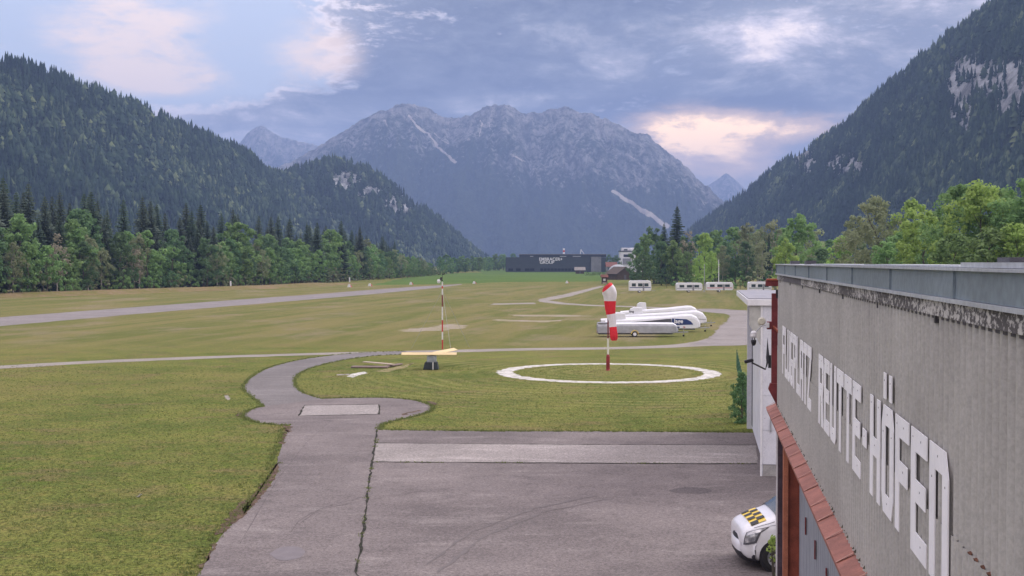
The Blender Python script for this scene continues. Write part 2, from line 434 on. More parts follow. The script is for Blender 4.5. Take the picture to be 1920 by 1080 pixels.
needle = leaf_material('spruce_needles', (.038, .072, .046), (.072, .112, .068), .12, .85, 1.25)
needle_blue = leaf_material('spruce_needles_dull', (.052, .080, .058), (.090, .122, .086), .12, .85, 1.25)
grass_blade = leaf_material('grass_blades', (.095, .150, .030), (.205, .205, .075), .35, .8, 1.2)
def far_forest_material():
    m, k, b, _ = base_mat('hillside_forest')
    t = k.new('ShaderNodeAttribute', attribute_name='tint')
    cr = k.new('ShaderNodeValToRGB'); k.put(cr.inputs[0], t.outputs['Fac'])
    e = cr.color_ramp.elements; e[0].color = (.008, .018, .014, 1); e[1].color = (.12, .15, .07, 1)
    x = e.new(.55); x.color = (.024, .044, .026, 1)
    x = e.new(.82); x.color = (.062, .090, .048, 1)
    k.put(b.inputs['Base Color'], cr.outputs[0]); b.inputs['Roughness'].default_value = .9; b.inputs['Specular IOR Level'].default_value = .05
    return m
forest_m = far_forest_material()
def hill_material(name, under, rockc, scale):
    m, k, b, _ = base_mat(name); p = coords(k, True)
    rk = k.new('ShaderNodeAttribute', attribute_name='rock').outputs['Fac']
    sc = k.new('ShaderNodeAttribute', attribute_name='scree').outputs['Fac']
    n = k.noise(p, scale, 8, .68); n2 = k.noise(p, scale * 5, 6, .7); n3 = k.noise(p, scale * 16, 3, .7)
    g = k.mix(k.range(n2, .35, .65), under[0], under[1])
    g = k.mix(.5, g, k.mix(k.range(n3, .3, .7), (.1, .1, .1), (.9, .9, .9)), 'OVERLAY')
    st = k.noise(k.vmath('MULTIPLY', p, (1.0, .35, .30)), scale * 3.5, 8, .72, .5)
    r = k.mix(k.range(st, .33, .68), rockc[0], rockc[1])
    f = k.math('ADD', rk, k.math('MULTIPLY', k.math('SUBTRACT', n2, .5), 1.6))
    f = k.math('ADD', f, k.math('MULTIPLY', k.math('SUBTRACT', n, .5), .8))
    col = k.mix(k.range(f, .38, .66), g, r)
    sf = k.math('ADD', sc, k.math('MULTIPLY', k.math('SUBTRACT', n2, .5), .7))
    col = k.mix(k.range(sf, .40, .70), col, rockc[2])
    k.put(b.inputs['Base Color'], col); b.inputs['Roughness'].default_value = .95; b.inputs['Specular IOR Level'].default_value = .05
    bump(k, b, k.math('ADD', n2, k.math('MULTIPLY', n3, .5)), .9, .25 / scale)
    return m
hill_m = hill_material('wooded_slope', ((.022, .036, .020), (.040, .060, .030)), ((.13, .135, .14), (.58, .59, .61), (.30, .29, .27)), .02)
peak_m = hill_material('limestone_peak', ((.026, .040, .028), (.050, .066, .040)), ((.045, .052, .052), (.36, .345, .335), (.55, .50, .45)), .0085)

# ================================================================== terrain
def sheet(name, poly, z, mat, jag=0.0, step=.6, seed=1, parent=None):
    """flat ground sheet from an outline (world points), with a ragged rim"""
    pts = []; n = len(poly); rnd = random.Random(seed)
    for i in range(n):
        a, b = Vector(poly[i][:2]), Vector(poly[(i + 1) % n][:2]); L = (b - a).length
        m = max(1, min(160, int(L / step))) if jag else 1
        nr = Vector((-(b - a).y, (b - a).x)).normalized() if L > 1e-6 else Vector((0, 0))
        for j in range(m):
            p = a.lerp(b, j / m)
            if jag and j: p = p + nr * rnd.gauss(0, jag)
            pts.append((p.x, p.y, z))
    o = mesh_obj(name, pts, [tuple(range(len(pts)))], mat, parent)
    if o.data.polygons[0].normal.z < 0: o.data.flip_normals()
    return o
def pxpoly(*pts): return [gnd(x, y) for x, y in pts]
def smooth_line(pts, n=8):
    """Catmull-Rom through picture points"""
    out = []; P = [Vector(p) for p in pts]
    for i in range(len(P) - 1):
        p0, p1, p2, p3 = P[max(i - 1, 0)], P[i], P[i + 1], P[min(i + 2, len(P) - 1)]
        for j in range(n):
            t = j / n
            out.append(.5 * ((2 * p1) + (p2 - p0) * t + (2 * p0 - 5 * p1 + 4 * p2 - p3) * t * t + (3 * p1 - p0 - 3 * p2 + p3) * t ** 3))
    out.append(P[-1]); return [tuple(p) for p in out]

g = mesh_obj('ground', [(-4500, -200, 0), (4500, -200, 0), (4500, 10800, 0), (-4500, 10800, 0)], [(0, 1, 2, 3)], lawn)
tag(g, kind='structure')

def hill(name, ridge, foot, run_k, ns, nt, mat, drop=0.0, ribs=.10, rib_len=120.0, shape=1.1, rock=None, rocks=(), scree=(), jag=0.0, seed=3, hi_rock=None, fine2=0.0):
    xs = np.array([r[0] for r in ridge], float)
    s = np.linspace(xs[0], xs[-1], ns)
    py = np.interp(s, xs, [r[1] for r in ridge]); D = np.interp(s, xs, [r[2] for r in ridge])
    ker = np.array([1, 2, 3, 2, 1]) / 9.0
    pys = np.convolve(np.pad(py, 2, mode='edge'), ker, 'valid')
    R = np.array([at(a, b, d) for a, b, d in zip(s, pys, D)])
    if jag: R[:, 2] += (vnoise(s[:, None] * np.array([[.055, 0]]) + 5, seed, 6, gain=.72) - .5) * jag
    H = np.maximum(R[:, 2] - drop, 2.0)
    f = np.array(foot, float); f = f / np.linalg.norm(f)
    T = np.concatenate([np.linspace(0, 1, nt), 1 + np.linspace(0, 1, nt // 4 + 1)[1:]])
    V = np.zeros((len(T), ns, 3))
    along = np.cumsum(np.r_[0, np.linalg.norm(np.diff(R[:, :2], axis=0), axis=1)])
    for i, t in enumerate(T):
        run = np.maximum(H * run_k, 25)
        if t <= 1:
            V[i, :, :2] = R[:, :2] + f * (run * (1 - t))[:, None]; z = H * t ** shape
            env = math.sin(math.pi * min(t, 1.0)) ** .8
            q = np.stack([along / rib_len + t * .6, np.full(ns, t * 1.7)], 1)
            rn = 1 - np.abs(2 * vnoise(q, seed, 4) - 1)
            bn = vnoise(np.stack([along / (rib_len * 3.1), np.full(ns, t * 2.2)], 1), seed + 9, 5)
            q2 = np.stack([along / (rib_len * .28) + t * 2.1, np.full(ns, t * 5.0)], 1)
            r2 = 1 - np.abs(2 * vnoise(q2, seed + 3, 4, gain=.6) - 1)
            z = z + H * env * ((rn - .6) * ribs * 1.3 + (bn - .5) * ribs * 1.4 + (r2 - .6) * ribs * fine2)
        else:
            V[i, :, :2] = R[:, :2] - f * (run * (t - 1))[:, None]; z = H * (2 - t)
        V[i, :, 2] = z - 2.0 * (1 - t if t <= 1 else t - 1)
    P = V.reshape(-1, 3); pxx, pyy = project(P)
    tt = np.repeat(T, ns)
    rk = np.zeros(len(P)); sc = np.zeros(len(P))
    if hi_rock is not None:
        rk = np.clip((tt - hi_rock[0]) / (hi_rock[1] - hi_rock[0]), 0, 1) * hi_rock[2]
    for (cx, cy, rx, ry, v) in rocks:
        rk = np.maximum(rk, v * np.exp(-(((pxx - cx) / rx) ** 2 + ((pyy - cy) / ry) ** 2) ** 1.5))
    wx_, wy_ = (vnoise(P[:, [0, 2]] / 45.0, 91, 3) - .5) * 14, (vnoise(P[:, [0, 2]] / 45.0, 92, 3) - .5) * 8
    for (line, w, v) in scree:
        for (a, b) in zip(line[:-1], line[1:]):
            a, b = np.array(a, float), np.array(b, float); ab = b - a
            u = np.clip(((pxx + wx_ - a[0]) * ab[0] + (pyy + wy_ - a[1]) * ab[1]) / (ab @ ab), 0, 1)
            dd = np.hypot(pxx + wx_ - a[0] - u * ab[0], pyy + wy_ - a[1] - u * ab[1])
            sc = np.maximum(sc, v * np.exp(-(dd / w) ** 2))
    n = len(T)
    I = np.arange(n * ns).reshape(n, ns)
    Q = np.stack([I[:-1, :-1], I[:-1, 1:], I[1:, 1:], I[1:, :-1]], -1).reshape(-1, 4)
    o = np_mesh(name, P, quads=Q, mat=mat, attrs={'rock': rk, 'scree': sc}, smooth=True)
    if o.data.polygons[len(Q) // 4].normal.z < 0: o.data.flip_normals()
    tag(o, kind='structure')
    return V, rk.reshape(n, ns), T

def far_woods(name, V, rk, T, spacing, hmin, hmax, label, seed, decid=.26, tmax=1.12):
    rng = np.random.default_rng(seed)
    n, ns, _ = V.shape
    e1 = np.linalg.norm(V[:-1, 1:] - V[:-1, :-1], axis=-1); e2 = np.linalg.norm(V[1:, :-1] - V[:-1, :-1], axis=-1)
    area = e1 * e2 * (T[1:, None] <= tmax)
    cnt = int(area.sum() / spacing ** 2)
    ci = rng.choice(area.size, cnt, p=(area / area.sum()).ravel())
    i, j = np.unravel_index(ci, area.shape); u, v = rng.random(cnt), rng.random(cnt)
    def bil(A):
        B = A if A.ndim == 3 else A[..., None]
        return (B[i, j] * ((1 - u) * (1 - v))[:, None] + B[i, j + 1] * ((1 - u) * v)[:, None] + B[i + 1, j] * (u * (1 - v))[:, None] + B[i + 1, j + 1] * (u * v)[:, None])
    P = bil(V); r = bil(rk)[:, 0]
    r = r + (vnoise(P / 16.0, seed + 1, 3) - .5) * 2.0
    clear = vnoise(P[:, :2] / 60.0, seed + 2, 4)
    keep = ((r < .38) | (rng.random(cnt) < .12)) & (clear > .22)
    P = P[keep]; m = len(P)
    h = rng.uniform(hmin, hmax, m) * (.8 + .4 * vnoise(P[:, :2] / 45.0, seed + 3, 3))
    dn = vnoise(P[:, :2] / 80.0, seed + 5, 3)
    isd = rng.random(m) < np.clip(decid * 2.2 * (dn - .25) * 2, 0, .9)
    tint = np.clip(rng.beta(1.5, 2.0, m) * .85 + (vnoise(P[:, :2] / 70.0, seed + 4, 4) - .5) * .7, 0, .86)
    tint = np.where(isd, np.clip(tint + .22, 0, 1), tint)
    K = 6; VV, TT, AA = [], [], []; base = 0
    ang0 = rng.random(m) * 6.283
    for (zb, zt, rr) in ((.04, .50, .190), (.30, .78, .150), (.58, 1.0, .095)):
        zb_, zt_, rr_ = np.where(isd, (zb * .9), zb), np.where(isd, .5 + (zt - .5) * .72, zt), np.where(isd, (.30, .32, .24)[(zb > .2) + (zb > .5)], rr)
        ring = np.zeros((m, K + 1, 3))
        for q in range(K):
            a = ang0 + q * 2 * math.pi / K + rng.normal(0, .2, m)
            rad = h * rr_ * rng.uniform(.65, 1.25, m)
            ring[:, q] = P + np.stack([np.cos(a) * rad, np.sin(a) * rad, h * (zb_ + rng.normal(0, .03, m)) ], 1)
        ring[:, K] = P + np.stack([rng.normal(0, .02, m) * h, rng.normal(0, .02, m) * h, h * zt_], 1)
        VV.append(ring.reshape(-1, 3)); AA.append(np.repeat(tint, K + 1))
        b = base + np.arange(m)[:, None] * (K + 1)
        for q in range(K): TT.append(np.concatenate([b + q, b + (q + 1) % K, b + K], 1))
        base += m * (K + 1)
    o = np_mesh(name, np.concatenate(VV), tris=np.concatenate(TT), mat=forest_m, attrs={'tint': np.concatenate(AA)})
    tag(o, label, 'forest', kind='stuff')
    return o

# --- wooded hill on the left
LH = [(-420, -70, 1150), (-200, 20, 1300), (0, 88, 1450), (80, 112, 1500), (160, 140, 1560), (240, 172, 1640), (330, 212, 1740), (400, 246, 1850), (460, 270, 1950),
      (500, 306, 2030), (530, 312, 2080), (570, 298, 2130), (620, 287, 2200), (690, 300, 2280), (750, 346, 2330), (800, 381, 2380), (850, 420, 2420), (890, 455, 2450), (925, 484, 2470), (960, 491, 2480)]
V, rk, T = hill('hill', LH, (.62, -.78), 1.45, 300, 60, hill_m, drop=18, ribs=.11, rib_len=170, seed=5,
    rocks=[(650, 340, 28, 20, 1.1), (695, 362, 26, 13, 1.05), (762, 383, 42, 22, 1.15), (300, 235, 22, 8, .5), (210, 355, 12, 6, .7), (240, 260, 10, 5, .5), (860, 440, 26, 22, .35)])
far_woods('hillside_forest', V, rk, T, 5.3, 9, 21, 'dense dark conifer forest covering the long hill beyond the runway', 21)
# --- steep wooded mountain side on the right
RH = [(1255, 468, 2900), (1300, 424, 2750), (1340, 396, 2650), (1400, 358, 2500), (1460, 305, 2350), (1500, 281, 2280), (1530, 264, 2220), (1580, 231, 2130), (1640, 176, 2020), (1700, 126, 1920),
      (1780, 62, 1800), (1850, 8, 1700), (1920, -50, 1600), (2050, -150, 1450), (2300, -300, 1250)]
V, rk, T = hill('mountainside', RH, (-.55, -.83), 1.25, 320, 80, hill_m, drop=9, ribs=.09, rib_len=160, seed=11,
    rocks=[(1825, 150, 60, 45, 1.25), (1895, 165, 60, 50, 1.25), (1805, 215, 26, 40, 1.05), (1745, 225, 14, 12, .6), (1512, 305, 20, 30, 1.1), (1585, 315, 48, 28, .95), (1490, 355, 12, 12, .6), (1850, 75, 18, 8, .6), (1700, 240, 20, 30, .3), (1415, 395, 14, 8, .5)])
far_woods('mountainside_forest', V, rk, T, 5.4, 9, 21, 'dark spruce forest covering the steep mountainside behind the hangar', 31, decid=.16)
# --- the rocky massif closing the valley
CM = [(430, 350, 5070), (500, 322, 5148), (560, 296, 5304), (590, 278, 5382), (640, 247, 5460), (690, 217, 5460), (740, 198, 5460), (775, 193, 5460), (800, 203, 5460), (830, 221, 5460), (852, 224, 5499), (880, 214, 5499), (905, 204, 5499), (925, 195, 5499), (950, 196, 5499), (975, 208, 5499), (1010, 213, 5499), (1030, 205, 5499), (1060, 200, 5460), (1085, 208, 5460), (1110, 210, 5421), (1140, 225, 5382), (1170, 242, 5343), (1193, 252, 5304), (1208, 252, 5304), (1217, 250, 5304), (1225, 262, 5304), (1250, 280, 5265), (1275, 300, 5226), (1300, 326, 5187), (1320, 345, 5148), (1345, 366, 5109), (1400, 410, 5070), (1480, 460, 4992)]
hill('rocky_massif', CM, (-.12, -1), 1.75, 620, 200, peak_m, drop=0, ribs=.17, rib_len=230, shape=1.22, jag=34, fine2=.6, seed=17, hi_rock=(.36, .95, .70),
    rocks=[(1050, 300, 150, 60, .62), (1190, 310, 90, 60, .62), (800, 215, 40, 40, .6), (950, 240, 60, 40, .55), (1120, 390, 60, 30, .35)],
    scree=[([(768, 215), (790, 240), (812, 265), (850, 305)], 3.0, .9), ([(812, 250), (838, 268)], 2.0, .7), ([(720, 225), (726, 238)], 4, .7), ([(905, 225), (900, 255)], 2.0, .75), ([(915, 230), (924, 252)], 2.0, .75), ([(955, 290), (985, 302)], 3, .8), ([(1040, 300), (1055, 315)], 2.5, .65),
           ([(1150, 360), (1180, 378), (1215, 400), (1250, 424)], 5, 1.0), ([(1180, 290), (1200, 308)], 3, .6), ([(1255, 330), (1268, 338)], 2.5, .6), ([(855, 233), (880, 262)], 2.5, .5), ([(990, 245), (1010, 275)], 3, .45), ([(1085, 235), (1100, 265)], 3, .45), ([(1310, 372), (1325, 384)], 2, .5)])
hill('distant_peak', [(380, 330, 7488), (440, 283, 7566), (462, 251, 7644), (478, 238, 7644), (496, 237, 7644), (508, 246, 7644), (522, 254, 7644), (545, 262, 7644), (590, 269, 7644), (660, 300, 7644)], (.1, -1), 1.5, 160, 60, peak_m, ribs=.16, rib_len=180, jag=26, fine2=.5, seed=23, hi_rock=(.3, .9, .7))
hill('distant_summit', [(1270, 400, 9102), (1320, 352, 9176), (1345, 336, 9176), (1362, 324, 9176), (1380, 338, 9176), (1420, 372, 9176), (1500, 430, 9176)], (0, -1), 1.5, 120, 40, peak_m, ribs=.12, rib_len=260, jag=12, seed=29, hi_rock=(.2, .9, .7))

# ------------------------------------------------------------------ air
hz = MB().box(-4600, 4600, -300, 11000, -6, 960).build('haze', None)
hz.data.materials.clear()
hm = bpy.data.materials.new('haze_air'); hm.use_nodes = True; k_ = NT(hm.node_tree)
ho = k_.new('ShaderNodeOutputMaterial'); hv = k_.new('ShaderNodeVolumePrincipled')
hv.inputs['Color'].default_value = (.40, .57, 1.0, 1); hv.inputs['Density'].default_value = 1.4e-4; hv.inputs['Anisotropy'].default_value = 0.0
k_.l.new(hv.outputs[0], ho.inputs['Volume']); hz.data.materials.append(hm); tag(hz, kind='stuff')

# ================================================================== ground sheets
def st(o): return tag(o, kind='structure')
# meadow in front of the dark hall
st(sheet('meadow', [*pxpoly((694, 535), (880, 531.3), (960, 528.6), (1090, 528), (1128, 527), (1132, 521)), (90, 930, 0), (20, 1300, 0), (-45, 1300, 0), *pxpoly((905, 511), (816, 513.2), (760, 521))], .004, meadow_m, .5, 6))
# runway
ru, rl = [(0, 595), (240, 577), (480, 559.5), (600, 551), (686, 544.2), (771, 538.2), (866, 532.6)], [(866, 533.6), (824, 539), (771, 544.4), (686, 552.6), (600, 560), (480, 570), (240, 590), (0, 611.5)]
d_ = (gnd(480, 564.5) - gnd(0, 603)).normalized()
st(sheet('runway', [gnd(0, 611.5) - d_ * 120, gnd(0, 595) - d_ * 120, *pxpoly(*ru), *pxpoly(*rl)], .006, runway_m, .12, 3))
# low bank between runway and wood
bk = [(-160, 562), (0, 556.5), (120, 553.5), (240, 549), (330, 545.5), (430, 542.5), (520, 539), (600, 534.5), (650, 531)]
bp = [gnd(x, y) for x, y in bk]; bv = []; 
for i, p in enumerate(bp):
    for (o_, z_) in ((8, 0), (5.5, .45), (3.5, .8), (-3, .85), (-9, 0)):
        bv.append((p.x + o_ * .98, p.y - o_ * .17, (z_ + random.uniform(-.08, .08)) * (1 if 0 < i < len(bp) - 1 else .1) - .02))
bf = [(i * 5 + j, i * 5 + j + 1, (i + 1) * 5 + j + 1, (i + 1) * 5 + j) for i in range(len(bp) - 1) for j in range(4)]
bo = mesh_obj('grass_bank', bv, bf, bank_m, smooth=True)
if bo.data.polygons[0].normal.z < 0: bo.data.flip_normals()
st(bo)
# tracks
def strip_px(name, top, bot, z, mat, jag=.08, step=.6, seed=1):
    return st(sheet(name, pxpoly(*top) + pxpoly(*reversed(bot)), z, mat, jag, step, seed))
strip_px('track', smooth_line([(-150, 691), (0, 685.5), (170, 676.5), (400, 667.5), (600, 661.5), (690, 659.5), (750, 658.2), (880, 655), (1000, 652.6), (1150, 650.6), (1250, 647), (1300, 641), (1330, 633)], 3),
         smooth_line([(-150, 698), (0, 691.5), (170, 681.5), (400, 672), (600, 665.5), (690, 664.5), (750, 663.8), (880, 660.0), (1000, 657), (1150, 655), (1250, 652.2), (1300, 650), (1345, 648)], 3), .004, track_m, .10, .9, 3)
st(sheet('gravel_yard', pxpoly(*smooth_line([(1290, 646), (1327, 635), (1349, 614), (1367, 597), (1362, 589), (1317, 584.5), (1305, 580), (1340, 579), (1400, 582), (1480, 582)], 4), (1480, 646), (1400, 647), (1342, 648.5)), .008, gravel_m, .15, .8, 5))
strip_px('farm_track', [(1009, 561.5), (1060, 551.3), (1125, 536.2)], [(1011, 565.5), (1031, 562.8), (1070, 555.5), (1133, 537.2)], .004, track_m, .12, 2, 7)
strip_px('side_track', [(1027, 563.2), (1060, 568), (1110, 571.6), (1200, 574.6), (1308, 579)], [(1011, 565.7), (1050, 570.6), (1110, 573.8), (1200, 576.6), (1308, 581.5)], .005, track_m, .10, 2, 8)
strip_px('worn_strip', [(925, 569), (1000, 567.5)], [(918, 571.5), (1005, 570)], .004, track_m, .3, 1.5, 9)
# apron with the taxi path
outer = smooth_line([(497, 762), (478, 746), (462, 734), (460, 722), (475, 706), (505, 690), (560, 675.5), (620, 667), (680, 661.6), (760, 658.6)], 5)
inner = smooth_line([(760, 664.2), (690, 668.5), (620, 680), (570, 695), (552, 709), (553, 724), (570, 738), (605, 748.5)], 5)
st(sheet('taxi_path', pxpoly(*outer) + pxpoly(*inner) + pxpoly((640, 756), (560, 764)), .010, path_m, .05, .5, 11))
left = smooth_line([(300, 1190), (370, 1080), (420, 1000), (458, 966), (492, 928), (515, 896), (521, 862), (531, 832), (540, 808), (545, 797)], 4)
blob_l = smooth_line([(545, 797), (515, 796), (485, 792), (466, 786), (458, 778), (470, 769), (497, 762)], 4)
blob_r = smooth_line([(605, 748), (660, 746.5), (725, 746.5), (775, 751), (803, 759), (808, 767), (796, 775), (765, 783), (735, 790), (714, 797), (708, 806)], 4)
ap = [Vector((-9.5, -30, 0))] + pxpoly(*left) + pxpoly(*blob_l) + pxpoly(*blob_r) + pxpoly((900, 808.5), (1100, 809), (1300, 810.5), (1415, 812), (1530, 814)) + [Vector((16, 20, 0)), Vector((16, -30, 0))]
st(sheet('apron', ap, .014, apron_m, .045, .45, 13))
st(sheet('concrete_strip', pxpoly((706, 832), (1000, 834), (1418, 836), (1421, 869.5), (1000, 868), (700, 866.5)), .020, slab_m, .012, .5, 15))
st(sheet('concrete_pad', pxpoly((571, 761), (711, 759), (711.5, 777), (560, 780)), .020, pad_m, .012, .5, 16))
def joint(name, pts, w, z, mat=crack_m, seed=3):
    rnd = random.Random(seed); P = [gnd(x, y) for x, y in pts]; Q = []
    for a, b in zip(P[:-1], P[1:]):
        m = max(2, int((b - a).length / .35))
        Q += [a.lerp(b, i / m) for i in range(m)]
    Q.append(P[-1]); L, Rr = [], []
    for i, p in enumerate(Q):
        d = (Q[min(i + 1, len(Q) - 1)] - Q[max(i - 1, 0)]).normalized(); n = Vector((-d.y, d.x, 0))
        ww = w * rnd.choice((.35, .6, .8, 1.0, 1.25)); off = n * rnd.gauss(0, w * .25)
        L.append(p + off + n * ww / 2); Rr.append(p + off - n * ww / 2)
    v = [(p.x, p.y, z) for p in L + Rr]; n = len(Q)
    o = mesh_obj(name, v, [(i, n + i, n + i + 1, i + 1) for i in range(n - 1)], mat)
    if o.data.polygons[0].normal.z < 0: o.data.flip_normals()
    return st(o)
joint('expansion_joint', [(707, 806), (704, 832), (698, 868), (692, 905), (688, 940), (683, 980), (676, 1030), (668, 1072), (672, 1080), (690, 1100)], .07, .026)
joint('slab_joint', [(700, 867), (860, 868), (1000, 869), (1200, 870), (1420, 871)], .11, .026, seed=4)
joint('slab_joint', [(706, 831.5), (860, 833), (1100, 834.5), (1418, 835.5)], .09, .026, seed=5)
joint('pad_joint', [(571, 760.5), (711, 758.5), (712, 777)], .09, .026, seed=6)
joint('pad_joint', [(571, 760.5), (560, 780.5), (712, 777.5)], .09, .026, seed=7)
joint('hairline_crack', [(545, 1000), (560, 978), (585, 962), (620, 952), (690, 938), (770, 925), (850, 915)], .022, .020, stain_m, seed=8)
joint('hairline_crack', [(700, 906), (900, 906), (1100, 910)], .016, .020, stain_m, seed=9)
st(sheet('oil_stain', pxpoly(*smooth_line([(1254, 921), (1275, 915.5), (1300, 914.5), (1325, 917), (1335, 922), (1318, 926.5), (1290, 926), (1268, 925), (1254, 921)], 4)), .020, stain_m, .03, .2, 17))
st(sheet('oil_stain', pxpoly(*smooth_line([(505, 1040), (525, 1028), (555, 1026), (572, 1035), (560, 1048), (525, 1052), (505, 1040)], 4)), .020, simple('faint_stain', (.165, .148, .156), .9, .1), .03, .2, 18))
# bare soil along the left rim of the apron
for sd, pts in ((21, [(500, 922), (521, 885), (523, 868), (516, 872), (500, 896), (474, 928), (462, 946), (456, 966), (478, 945)]), (22, [(424, 998), (458, 968), (472, 950), (460, 938), (436, 958), (418, 982), (404, 1004)]), (27, [(531, 834), (541, 808), (535, 806), (524, 832)]), (28, [(380, 1066), (408, 1022), (402, 1018), (372, 1066)]),
                (23, [(812, 762), (820, 757), (815, 755), (800, 752), (806, 757)]), (24, [(752, 780), (790, 771), (786, 769), (762, 774)]), (25, [(533, 797), (547, 800), (541, 812), (536, 808)]), (26, [(455, 782), (440, 780), (452, 774)])):
    st(sheet('bare_soil', pxpoly(*pts), .018, soil_m, .06, .25, sd))
# white wind circle
c0 = gnd(1140, 698.3); ro, ri = 7.48, 6.40; n = 150; vv = []
for i in range(n):
    t = 2 * math.pi * i / n; a = random.gauss(0, .07); b = random.gauss(0, .08)
    vv += [(c0.x + (ro + a) * math.cos(t), c0.y + (ro + a) * math.sin(t), .006), (c0.x + (ri + b) * math.cos(t), c0.y + (ri + b) * math.sin(t), .006)]
tag(mesh_obj('ring_marking', vv, [(2 * i, (2 * i + 2) % (2 * n), (2 * i + 3) % (2 * n), 2 * i + 1) for i in range(n)], ring_m), kind='structure')
# worn light patches near the landing tee
st(sheet('worn_patch', pxpoly((650, 706), (660, 701), (683, 697), (690, 700), (672, 704), (662, 708)), .006, ring_m, .04, .3, 31))
st(sheet('worn_patch', pxpoly((632, 702), (655, 701), (656, 703), (634, 704)), .006, track_m, .04, .3, 32))
st(sheet('bare_patch', pxpoly((700, 696), (760, 684), (775, 680), (760, 690), (725, 698)), .005, turf('thin_turf', (.26, .23, .12), (.22, .20, .09), (.30, .24, .15), .5), .1, .5, 33))
for sd, pts in ((34, [(420, 742), (427, 741), (432, 747), (428, 751), (423, 747)]), (35, [(255, 931), (262, 926), (267, 927), (260, 934)])):
    st(sheet('pale_patch', pxpoly(*pts), .006, track_m, .03, .15, sd))
for sd, pts in ((36, [(745, 618), (790, 616), (850, 606), (872, 610), (868, 616), (820, 620), (760, 622)]), (37, [(925, 598), (1010, 601), (1070, 599), (1030, 604), (930, 602)]), (38, [(950, 590), (1060, 590), (1110, 593), (1050, 594), (970, 593)])):
    st(sheet('bare_patch', pxpoly(*pts), .004, turf('worn_turf_%d' % sd, (.29, .25, .20), (.24, .215, .12), (.34, .30, .26), .35), .35, 1.0, sd))

# ================================================================== hangar
HA = math.atan((1315 - 960) / F_PX)
def hl(x, y, z=0.0):
    """hangar coordinates (lateral, along, up) -> place"""
    return Vector((x * math.cos(HA) + y * math.sin(HA), -x * math.sin(HA) + y * math.cos(HA), z))
WL, Y0, Y1 = 1.70, -5.0, 27.3
hangar = empty('hangar', hl(0, 0), -HA)
tag(hangar, 'long grey corrugated hangar with white lettering and red canopy over its doors', 'hangar')
def cladding_material():
    m, k, b, _ = base_mat('fibre_cement')
    p = coords(k); X, Y, Z = k.sep(p)
    n = k.noise(p, .6, 6, .6); strk = k.noise(k.vmath('MULTIPLY', p, (6, 6, .35)), 1.3, 6, .65); g = k.noise(p, 30, 4, .7)
    col = k.mix(k.range(n, .3, .7), (.36, .35, .34), (.45, .44, .425))
    col = k.mix(k.math('MULTIPLY', k.range(strk,   .50, .80), .45), col, (.24, .23, .225))
    col = k.mix(k.math('MULTIPLY', k.range(k.noise(p, 9, 5, .7), .64, .76), .45), col, (.12, .115, .11))
    col = k.mix(.16, col, k.mix(k.range(g, .3, .7), (.1, .1, .1), (.9, .9, .9)), 'OVERLAY')
    k.put(b.inputs['Base Color'], col); b.inputs['Roughness'].default_value = .42; b.inputs['Specular IOR Level'].default_value = .55
    return m
clad_m = cladding_material()
def corrugated(name, y0, y1, z0, z1, x, mat, parent, period=.177, amp=.052, per=12, sharp=True):
    n = int((y1 - y0) / period * per); ys = np.linspace(y0, y1, n + 1)
    dx = amp * (np.cos(2 * math.pi * ys / period) if not sharp else 1 - 2 * np.abs(np.sin(math.pi * ys / period)) ** .75)
    V = np.concatenate([np.stack([x + dx, ys, np.full(n + 1, z)], 1) for z in (z0, z1)])
    i = np.arange(n); Q = np.stack([i, i + n + 1, i + n + 2, i + 1], 1)
    return np_mesh(name, V, quads=Q, mat=mat, parent=parent, smooth=True)
corrugated('upper_cladding', Y0, Y1, 5.55, 7.12, WL, clad_m, hangar)
corrugated('lower_cladding', Y0, Y1, 4.26, 5.60, WL - .014, clad_m, hangar)
MB().box(WL + .05, WL + 16, Y0, Y1 - .02, 4.22, 7.15).build('wall_core', concrete, hangar)
MB().box(WL + .9, WL + 16, Y0, Y1 - .3, 0, 4.215).build('lower_wall', dark_grey, hangar)
roof_m = simple('roof_sheet', (.30, .33, .36), .5, .15)
MB().box(WL + .1, WL + 16, Y0, Y1, 7.155, 7.22).build('roof', roof_m, hangar)
# end wall cladding seen from beyond
MB().box(WL + .06, WL + 16, Y1 - .015, Y1 + .03, 0, 7.15).build('end_wall', clad_m, hangar)
# metal parapet in lengths with standing seams
zinc = simple('blue_grey_zinc', (.215, .265, .31), .45, .12, 1.0, metal=.25, dirt=((.15, .18, .20), .66))
zinc_l = simple('pale_zinc', (.46, .49, .53), .45, .12, 1.0, metal=.2)
y = 27.35
k = 0
while y > Y0:
    y2 = max(y - 2.72, Y0)
    MB().box(WL - .075, WL - .055, y2 + .012, y - .006, 7.165, 7.345).build('parapet_panel', zinc, hangar)
    MB().box(WL - .092, WL - .0755, y - .03, y + .006, 7.165, 7.34).build('standing_seam', zinc, hangar)
    y = y2; k += 1
MB().box(WL - .11, WL + .45, Y0, 27.4, 7.347, 7.365).build('parapet_cap', zinc_l, hangar)
MB().box(WL - .105, WL - .02, Y0, 27.38, 7.135, 7.162).build('drip_edge', zinc_l, hangar)
for (a, b, zz) in ((Y0, 8.2, .030), (8.25, 12.9, .012), (13.2, 19.0, .008)):
    MB().box(WL - .06, WL + .4, a, b, 7.368, 7.370 + zz).build('cover_flashing', zinc_l, hangar)
for yy in (24.8, 21.3, 7.4):
    MB().box(WL + .05, WL + .22, yy, yy + .3, 7.366, 7.43).build('roof_bracket', dark_steel, hangar)
